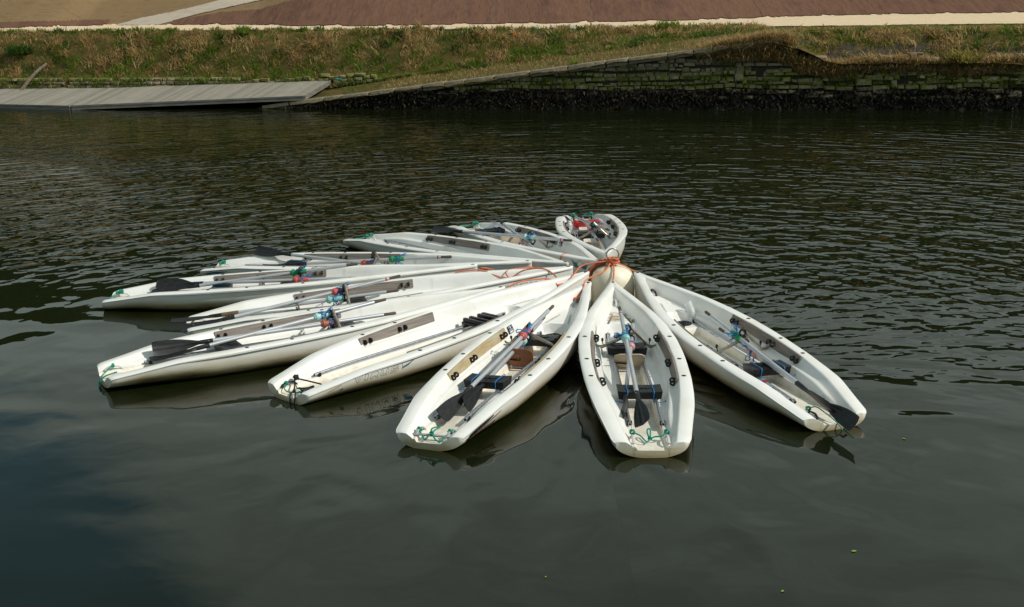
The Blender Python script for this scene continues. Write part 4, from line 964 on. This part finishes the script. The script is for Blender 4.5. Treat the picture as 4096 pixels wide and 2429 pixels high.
# low toe wall behind the landing stage
q2=empty('low_stone_wall',(-14,wy(-14,4.6),0)); tag(q2,'low mossy stone wall at the foot of the grass slope behind the landing stage','wall'); Q2=Matrix.Translation((14,-wy(-14,4.6),0))
rg=random.Random(3); mb=MB()
for row in range(6):
    x=-30.
    while x<-1.5:
        w=rg.uniform(.16,.42); z0=max(-.1,float(zc(x))+.08)+row*.135; top=.58 if x<-8 else .74
        if z0<top and rg.random()<.9: stone(mb,x,x+w,z0,z0+.13,4.55-.10*row*.0+ .35*row*.13,.09,rg)
        x+=w
loc_build(mb,'wall_stones',M['stone'],q2,Q2,smooth=True,angle=50)
mb=MB(); mb.add([(-31,wy(-31,4.66),-.6),(-1.2,wy(-1.2,4.66),-.2),(-1.2,wy(-1.2,4.9),.70),(-31,wy(-31,4.9),.40)],[(0,1,2,3)]); loc_build(mb,'wall_core',M['core'],q2,Q2,smooth=False)
# wall at the top left, behind the slope
mb=MB(); rg=random.Random(8)
q3=empty('retaining_wall',(-25,wy(-25,18.4),3.4)); tag(q3,'pale concrete block wall at the top left corner above the brown fabric','wall'); Q3=Matrix.Translation((25,-wy(-25,18.4),-3.4))
for row in range(7):
    for k in range(14):
        x0=-33+k*.85+(row%2)*.4
        if x0>-21.6: continue
        f=lambda x:wy(x,float(TW(x))+.5+.02*row)
        zb=float(terr(x0,TW(x0)+.5)); 
        xm=x0+.4; yb=f(xm); z0=3.0+row*.42
        mb.box((xm,yb,z0+.2),(.83,.35,.40),Matrix.Rotation(math.atan2(f(x0+.8)-f(x0),.8),3,'Z'),.02)
loc_build(mb,'blocks',simple('pale_block',(.34,.29,.19),(.24,.20,.13),.9,scale=4,bm=.01),q3,Q3,smooth=True)

# grass: counted by nobody -> stuff, in three hues
DRY=blade_mat('dry_grass',[(0,(.46,.31,.12)),(.35,(.56,.40,.17)),(.6,(.30,.18,.065)),(.85,(.64,.47,.23)),(1,(.26,.15,.06))],.8,.45)
GRN=blade_mat('green_grass',[(0,(.10,.17,.015)),(.4,(.16,.23,.025)),(.75,(.22,.24,.035)),(1,(.07,.125,.012))],.6,.45)
OLV=blade_mat('olive_grass',[(0,(.25,.21,.05)),(.5,(.34,.27,.08)),(1,(.17,.155,.03))],.75,.45)
DKG=blade_mat('dark_weed',[(0,(.035,.085,.012)),(.5,(.055,.115,.016)),(1,(.085,.14,.02))],.6,.35)
def scatter(n,x0,x1,t0,t1):
    return RNG.uniform(x0,x1,n),RNG.uniform(t0,t1,n)
def grass(name,X,T,L,mat,**k):
    Z=terr(X,T)-.03; leafcloud(name,np.stack([X,wy(X,T),Z],1),L,mat,RNG,**k)
# slope: tussocks, each with its own lean and colour
def tussocks(name,X,T,mat,nb,L0,L1,rad,lean,wid,flop=.6):
    n=len(X); k=RNG.integers(int(nb*.5),int(nb*1.5),n); I=np.repeat(np.arange(n),k); m=len(I)
    cl=RNG.uniform(L0,L1,n)[I]*RNG.uniform(.55,1.1,m); dx=RNG.normal(0,rad,m); dt=RNG.normal(0,rad*.8,m); xx=X[I]+dx; tt=np.clip(T[I]+dt,.42,7.25)
    a0=RNG.uniform(0,2*np.pi,n)[I]; fl=RNG.uniform(0,flop,n)[I]
    Z=terr(xx,tt)-.03; P=np.stack([xx,wy(xx,tt),Z],1)
    d=np.stack([np.cos(a0)*fl+dx/rad*.25+RNG.normal(0,lean,m),np.sin(a0)*fl-.15+RNG.normal(0,lean,m),np.ones(m)],1); d/=np.linalg.norm(d,axis=1)[:,None]
    bend=np.stack([d[:,0],d[:,1],-.55*np.ones(m)],1)*(cl*RNG.uniform(.15,.6,m))[:,None]
    b_=RNG.uniform(-.8,.8,m); s_=np.stack([np.cos(b_),np.sin(b_),np.zeros(m)],1); w=(cl*wid*RNG.uniform(.6,1.3,m))[:,None]
    m1=P+d*(cl*.5)[:,None]; m2=P+d*(cl*.85)[:,None]+bend
    V=np.stack([P-s_*w*.5,P+s_*w*.5,m1+s_*w*.42,m1-s_*w*.42,m2],1).reshape(-1,3); me=bpy.data.meshes.new(name); b=np.arange(m)*5
    me.from_pydata(V.tolist(),[],[(i,i+1,i+2,i+3) for i in b]+[(i+3,i+2,i+4) for i in b]); me.materials.append(mat); me.update(); return tag(link(name,me),kind='stuff')
def slope_pts(n,x0=-31,x1=26):
    X,T=scatter(n,x0,x1,.45,7.15); return X,T,np.where(X>8.9,(T<2.7),(T>4.55)),np.where(X>8.9,(T-.5)/1.7,(T-4.6)/2.4)
X,T,isl,u=slope_pts(7000); pn=vnoise(X,T,1.1,21)+.8*vnoise(X,T,3.1,22)
green=np.clip(.26+.60*ss(.78,1.0,u)+.70*ss(.50,.05,u)*(X<8.6)+.36*pn,0.02,.92); r=RNG.uniform(0,1,len(X)); hole=vnoise(X,T,2.3,31)+.35*RNG.uniform(-1,1,len(X))<-.55
mD=isl&(r>green+.14)&~hole; mG=isl&(r<green)&~(hole&(r>.1)); mO=isl&~mD&~mG&~hole
tussocks('dry_grass',X[mD],T[mD],DRY,26,.16,.50,.11,.45,.085,1.5)
tussocks('green_grass',X[mG],T[mG],GRN,28,.12,.34,.10,.38,.115,.7)
tussocks('olive_grass',X[mO],T[mO],OLV,24,.14,.38,.11,.42,.095,1.0)
RUST=blade_mat('rusty_stalks',[(0,(.40,.24,.11)),(.5,(.50,.32,.16)),(1,(.24,.13,.06))],.8,.4)
X,T,isl,u=slope_pts(2600); k=isl&(vnoise(X,T,1.3,41)>.12)&(u<.88)
tussocks('dead_stalks',X[k],T[k],RUST,20,.14,.42,.12,.6,.075,1.3)
X,T,isl,u=slope_pts(1500); k=isl&(vnoise(X,T,.9,51)>.22)
tussocks('rank_grass',X[k],T[k],DKG,30,.14,.40,.12,.5,.12,.8)
X,T=scatter(26000,-31,26,.45,4.7); pn=vnoise(X,T,1.3,21)+.7*vnoise(X,T,3.7,22); ramp_=(X<9)&(zc(X)>.12); r=RNG.uniform(0,1,len(X))
# dry growth hanging over the wall edge on the right
XH=np.concatenate([RNG.uniform(5.6,26,1500),RNG.uniform(6.4,10.4,420)]); XH=XH[RNG.uniform(0,1,len(XH))<ss(5.4,8.2,XH)]
def hang(name,X,mat,n0,L0,L1):
    m=len(X)*n0; x=np.repeat(X,n0)+RNG.normal(0,.10,m); t=RNG.uniform(-.10,.5,m); top=np.where(x<9,zc(x)+.02,np.maximum(1.42+.12*np.sin(x*1.7),1.2)); z=np.minimum(top,terr(x,np.maximum(t,.5)))+RNG.uniform(-1,.25,m)*np.where(x<10.4,np.maximum(.34,(top-1.45)*.95),.34)*(t<.3)
    return leafcloud(name,np.stack([x,wy(x,np.minimum(t,.12*z-.08+t*.6)),z],1),RNG.uniform(L0,L1,m),mat,RNG,lean=1.9,wid=.07,down=False)
hang('hanging_dry_grass',XH,DRY,14,.14,.40); hang('hanging_stalks',XH[::2],RUST,14,.14,.36); hang('hanging_green',XH[::2],GRN,12,.12,.28)
# short turf on the slipway
k=ramp_; turf=np.clip(.40+.35*pn,.05,.95); a=k&(r<turf)&(X>-4.5); b=k&(r>=turf)&(X>-4.5)
grass('slipway_turf',X[a],T[a],RNG.uniform(.05,.13,a.sum()),OLV,lean=.9,wid=.14); grass('slipway_dry_turf',X[b],T[b],RNG.uniform(.05,.14,b.sum()),DRY,lean=1.2,wid=.12)
k=ramp_&(X<=-4.5)&(r<.30)&(pn>-.1); grass('slipway_weeds',X[k],T[k],RNG.uniform(.06,.18,k.sum()),GRN,lean=.9,wid=.12)
# crest fringe and the strip on the right
X,T=scatter(9000,-31,26,6.75,7.15); k=X<9; grass('crest_grass',X[k],T[k],RNG.uniform(.03,.10,k.sum()),GRN,lean=.8,wid=.09)
X,T=scatter(15000,7.5,26,1.9,6.6); grass('crest_turf',X,T,RNG.uniform(.03,.09,len(X)),OLV,lean=.9,wid=.13)
X,T=scatter(7000,7.5,26,1.8,6.4); k=vnoise(X,T,1.1,8)>-.1; grass('crest_green_turf',X[k],T[k],RNG.uniform(.04,.11,k.sum()),GRN,lean=.9,wid=.12)
# grass in the wall joints (right hand part) and tufts on the low wall
n=16000; X=RNG.uniform(-1.0,24,n); Zs=RNG.uniform(.66,1.5,n); k=(vnoise(X,Zs*5,1.7,14)+.25*ss(4,9,X)-.7*ss(1.0,1.5,Zs)>.22)&(Zs<zc(X)-.12)
leafcloud('wall_grass',np.stack([X,wy(X,.0+.12*Zs-.10),Zs],1)[k],RNG.uniform(.07,.22,k.sum()),GRN,RNG,lean=1.3,wid=.10)
n=12000; X=RNG.uniform(-30,-2,n); Zs=RNG.uniform(.12,.75,n); k=vnoise(X,Zs*4,1.5,15)>-.15
leafcloud('toe_grass',np.stack([X,wy(X,4.45+.3*Zs-.02),np.maximum(Zs,zc(X)+.1)],1)[k],RNG.uniform(.08,.22,k.sum()),GRN,RNG,lean=1.2,wid=.11)
# tall weeds standing on the crest, one thing each
def weed(x,t,h,lab,mat=GRN,n=60,w=.12,lean=.5,name='weed_tuft'):
    z=float(terr(x,t))-.03; r_=RNG.uniform(0,1,n)**.5*w; a=RNG.uniform(0,6.28,n)
    o=leafcloud(name,np.stack([r_*np.cos(a),r_*np.sin(a),np.zeros(n)],1),RNG.uniform(.4,1,n)*h,mat,RNG,lean=lean,wid=.10,kind=None); o.location=(x,wy(x,t),z)
    return tag(o,lab,'plant','green tufts growing on the bank')
weed(-10.4,6.7,.45,'bushy green weed standing on the crest left of the gravel path mouth',GRN,160,.35,.9)
weed(-7.85,6.9,.22,'small upright green weed on the crest behind the landing stage')
weed(-4.05,6.45,.40,'dark round tuft below the sand path, the left one of two',DKG,150,.22,.9)
weed(-2.55,6.7,.32,'dark round tuft below the sand path, the right one of two',DKG,130,.16,.8)
weed(-3.35,6.9,.60,'tall thin dry stalks rising against the sand path',DRY,12,.08,.25)
weed(5.9,6.8,.45,'green weed patch with tall stems right of centre on the crest',GRN,160,.5,.6)
weed(2.15,.35,.38,'leafy weed growing from the coping, tallest on the wall edge',GRN,70,.14,.9)
weed(-19.6,5.9,.60,'dark leafy bush at the far left beside a leaning branch',DKG,260,.55,1.2,'bush')
weed(13.9,.1,.0001+.7,'grey green shrub hanging over the stones at the right',OLV,200,.5,1.5,'bush')
for xx in(7.9,9.6,11.2): pass
# leaning branch at the left
t=MB().tube(catmull([(-19.1,wy(-19.1,3.9),.15),(-18.6,wy(-18.6,4.5),.85),(-18.2,wy(-18.2,5.0),1.25)],5),[.07]*5+[.06]*5+[.05],8)
tag(t.build('branch',simple('grey_branch',(.19,.15,.10),(.12,.09,.06),.9,scale=8,bm=.02)),'bare grey branch leaning on the bank at the far left','branch')
# bits of blue net and pale stones along the top of the wall
def scrap(x,t,z,s,mat,lab,cat,name,seed=0):
    rg=random.Random(seed); mb=MB()
    for k in range(9):
        p=[(x+rg.uniform(-1,1)*s,wy(x,t)+rg.uniform(-.4,.4)*s,z+rg.uniform(0,.35)*s) for _ in range(5)]; mb.tube(catmull(p,3),.018,5)
    return tag(mb.build(name,mat,None,True,80),lab,cat)
TEAL=simple('teal_net',(.03,.20,.22),(.02,.12,.14),.7)
scrap(6.85,.35,2.0,.14,TEAL,'teal scrap of net bunched on the coping above the orange lichen','net scrap','net_scrap',1)
scrap(8.05,.45,2.12,.20,TEAL,'teal net strands strewn along the coping, farther right','net scrap','net_scrap',2)
scrap(-6.25,4.0,.66,.13,TEAL,'teal rope scrap at the upper corner of the landing stage','rope','rope_scrap',3)
for k,(xx,s) in enumerate(((1.1,.09),(1.75,.15),(2.4,.20),(3.9,.12))):
    mb=MB().box((0,0,.05),(s*1.6,s,.10),Euler((.1,.15,.3*k)),.02); o=mb.build('pale_stone',simple('pale_stone',(.55,.50,.42),(.38,.34,.28),.9)); o.location=(xx,wy(xx,6.7),float(terr(xx,6.7))+.03); tag(o,'pale stone block lying in the grass just below the sand path','stone','pale stones below the sand path')
mb=MB().box((0,0,.03),(.10,.03,.13),Euler((.3,.5,.2)),.008); o=mb.build('litter',simple('orange_litter',(.75,.25,.01),(.6,.05,.01),.5)); o.location=(.25,wy(.25,6.1),float(terr(.25,6.1))+.08); tag(o,'bright orange and yellow scrap of litter in the dry grass','litter')
# ------------------------------------------------------------------ landing stage
def stage(name,lab,A,Bq,Cq,D,n,mat,thick=.16):
    """A front-left, Bq front-right, Cq back-right, D back-left; boards run front to back"""
    A,Bq,Cq,D=map(Vector,(A,Bq,Cq,D)); o=empty(name,A); tag(o,lab,'landing stage'); inv=Matrix.Translation(-A)
    mb=MB(); rg=random.Random(n)
    for i in range(n):
        f0,f1=i/n,(i+1)/n-.13/n; dz=Vector((0,0,rg.uniform(-.004,.004)))
        p=[A.lerp(Bq,f0),A.lerp(Bq,f1),D.lerp(Cq,f1),D.lerp(Cq,f0)]; p=[v+dz for v in p]; d=Vector((0,0,-.035))
        vs=p+[v+d for v in p]; mb.add(vs,[(0,1,2,3),(4,7,6,5),(0,4,5,1),(1,5,6,2),(2,6,7,3),(3,7,4,0)])
    loc_build(mb,'deck_boards',mat,o,inv,smooth=False)
    mb=MB()
    def beam(P,Q,h,off,w,zo):
        d=(Q-P).normalized(); nrm=Vector((d.y,-d.x,0)).normalized(); z=Vector((0,0,1))
        b=[P+nrm*off+z*zo,Q+nrm*off+z*zo,Q+nrm*(off+w)+z*zo,P+nrm*(off+w)+z*zo]; vs=b+[v-z*h for v in b]; mb.add(vs,[(0,1,2,3),(4,7,6,5),(0,4,5,1),(1,5,6,2),(2,6,7,3),(3,7,4,0)])
    for P,Q in((A,Bq),(Bq,Cq),(Cq,D)): beam(P,Q,.06,.004,.04,.012); beam(P,Q,.09,.004,.03,-.055)
    loc_build(mb,'edge_beam',M['beam'],o,inv,smooth=False)
    mb=MB(); q=[A,Bq,Cq,D]; c=(A+Bq+Cq+D)/4; q=[v.lerp(c,.012)+Vector((0,0,-.045)) for v in q]; vs=q+[Vector((v.x,v.y,min(v.z-thick,-.05) if name!='boarding_ramp' else v.z-thick)) for v in q]; mb.add(vs,[(0,1,2,3),(4,7,6,5),(0,4,5,1),(1,5,6,2),(2,6,7,3),(3,7,4,0)])
    loc_build(mb,'pontoon_body',M['core'],o,inv,smooth=False); return o
M['beam']=simple('grey_beam',(.22,.20,.17),(.12,.11,.09),.7,scale=6,stretch=(.4,.4,3))
def deckmat():
    m,nt,b=new_mat('weathered_deck'); g=nt.nodes.new('ShaderNodeNewGeometry'); c=ramp(nt,g.outputs['Random Per Island'],[(0,(.25,.225,.18)),(.5,(.30,.27,.218)),(1,(.20,.178,.14))]).outputs[0]
    n=noise(nt,3,6,.7,stretch=(2.5,.35,1)); c=mixc(nt,math_n(nt,'MULTIPLY',maprange(nt,n,.42,.7),.4),c,(.17,.15,.125)); nt.links.new(c,b.inputs['Base Color']); b.inputs['Roughness'].default_value=.85; bump(nt,b,n,.01); return m
M['deck']=deckmat()
JF=Vector((-15.22,44.32,0.14)); JB=Vector((-15.51,49.67,0.34)); LF=JF+Vector((-2.92,1.16,-.0))*2.4; LB=JB+Vector((-2.92,1.16,0))*2.4
stage('floating_stage','grey boarded floating stage at the far left, level with the water',LF,JF-Vector((.03,0,0)),JB-Vector((.03,0,0)),LB,70,M['deck'])
stage('boarding_ramp','grey boarded ramp rising from the floating stage, right end lifted over the slipway',JF+Vector((.03,0,.004)),(-6.93,43.31,0.42),(-6.63,48.61,0.62),JB+Vector((.03,0,.004)),62,M['deck'],.10)
# leaves on the water
def leaf(x,y,s,rot,lab,mat):
    pts=[(-1,0),(-.5,.45),(.2,.5),(1,0),(.2,-.5),(-.5,-.45)]; mb=MB().prism([(a*s,b*s) for a,b in pts],.003); o=mb.build('leaf',mat); o.location=(x,y,.004); o.rotation_euler=(0.05,.03,rot); tag(o,lab,'leaf','green leaves floating on the water')
LF1=simple('leaf_green',(.20,.36,.04),(.13,.26,.03),.5)
LEAVES=[(3416,2207,.022,.3,'pale green leaf floating alone in open water at the lower right'),(3130,2367,.016,.8,'green leaf floating nearest the bottom edge'),(3615,1757,.020,2.,'green leaf floating right of the boats, beyond the overhanging blade'),(2183,2310,.010,1.,'tiny green leaf floating below the stern-on boat')]
F_,PI_,RO_=5048.3,math.radians(14.2333),math.radians(-1.0485)
for u,v,s,r_,lab in LEAVES:
    du,dv=u-2048,v-1214.5; c_,s_=math.cos(-RO_),math.sin(-RO_); Xx,Yy=(du*c_-dv*s_)/F_,-(du*s_+dv*c_)/F_
    d=Vector((Xx,math.cos(PI_)+Yy*math.sin(PI_),-math.sin(PI_)+Yy*math.cos(PI_))); k_=-4.0/d.z; leaf(d.x*k_,d.y*k_,s,r_,lab,LF1)

# ------------------------------------------------------------------ sky, sun, camera
SUN=Vector((.945,-.33,0)).normalized()*math.cos(R(42))+Vector((0,0,math.sin(R(42))))
Wd=bpy.data.worlds.new('World'); S.world=Wd; Wd.use_nodes=True; nt=Wd.node_tree; bg=nt.nodes['Background']
sky=nt.nodes.new('ShaderNodeTexSky'); sky.sky_type='NISHITA'; sky.sun_disc=False; sky.sun_elevation=R(42); sky.sun_rotation=math.atan2(SUN.x,SUN.y); sky.air_density=1.0; sky.dust_density=.6
SKYS=.10; bg.inputs['Strength'].default_value=SKYS
g=nt.nodes.new('ShaderNodeTexCoord').outputs['Generated']
sep=nt.nodes.new('ShaderNodeSeparateXYZ'); nt.links.new(g,sep.inputs[0]); den=math_n(nt,'ADD',math_n(nt,'MAXIMUM',sep.outputs[2],0.0),.22)
cx=nt.nodes.new('ShaderNodeCombineXYZ'); nt.links.new(math_n(nt,'DIVIDE',sep.outputs[0],den),cx.inputs[0]); nt.links.new(math_n(nt,'DIVIDE',sep.outputs[1],den),cx.inputs[1])
n1=noise(nt,1.3,7,.55,vec=cx.outputs[0],dist=.3); n2=noise(nt,3.1,6,.6,vec=cx.outputs[0])
cover=maprange(nt,n1,.36,.50)
def gapmask(d,a,b,k=.055):
    v=Vector(d).normalized(); dt=nt.nodes.new('ShaderNodeVectorMath'); dt.operation='DOT_PRODUCT'; nt.links.new(g,dt.inputs[0]); dt.inputs[1].default_value=v
    q=math_n(nt,'ADD',dt.outputs['Value'],math_n(nt,'MULTIPLY',math_n(nt,'SUBTRACT',n2,.5),k)); return maprange(nt,q,a,b)
gap=gapmask((-.42,.77,.48),.970,.985,.022)
solid=gapmask((.05,.93,.30),.72,.86)
cover=math_n(nt,'MAXIMUM',math_n(nt,'MULTIPLY',cover,.8),solid)
cover=math_n(nt,'MULTIPLY',cover,math_n(nt,'SUBTRACT',1.0,math_n(nt,'MULTIPLY',gap,.92)))
bright=maprange(nt,n2,.30,.72,.72,1.12,False)
cl=mixc(nt,1.0,(4.75,5.55,5.2),(1,1,1),'MULTIPLY')
vm=nt.nodes.new('ShaderNodeVectorMath'); vm.operation='SCALE'; nt.links.new(cl,vm.inputs[0]); nt.links.new(bright,vm.inputs['Scale'])
skyd=mixc(nt,1.0,sky.outputs[0],(.55,.80,.72),'MULTIPLY')
nt.links.new(mixc(nt,cover,skyd,vm.outputs[0]),bg.inputs['Color'])
ld=bpy.data.lights.new('sun','SUN'); ld.energy=3.5; ld.angle=R(.53); ld.color=(1,.955,.88); lo=bpy.data.objects.new('sun',ld); C.objects.link(lo); lo.rotation_euler=SUN.to_track_quat('Z','Y').to_euler(); lo.location=(20,20,40)
cd=bpy.data.cameras.new('camera'); cam=bpy.data.objects.new('camera',cd); C.objects.link(cam); S.camera=cam
cd.sensor_width=36; cd.sensor_fit='HORIZONTAL'; cd.lens=F_/4096*36; cd.clip_end=1000; cd.clip_start=.1
cam.matrix_world=Matrix.Translation((0,0,4))@Matrix.Rotation(math.pi/2-PI_,4,'X')@Matrix.Rotation(RO_,4,'Z')
S.view_settings.view_transform='Standard'; S.view_settings.look='None'; S.view_settings.exposure=0; S.view_settings.gamma=1
S.render.resolution_x=1024; S.render.resolution_y=607
S.cycles.max_bounces=6; S.cycles.transparent_max_bounces=8
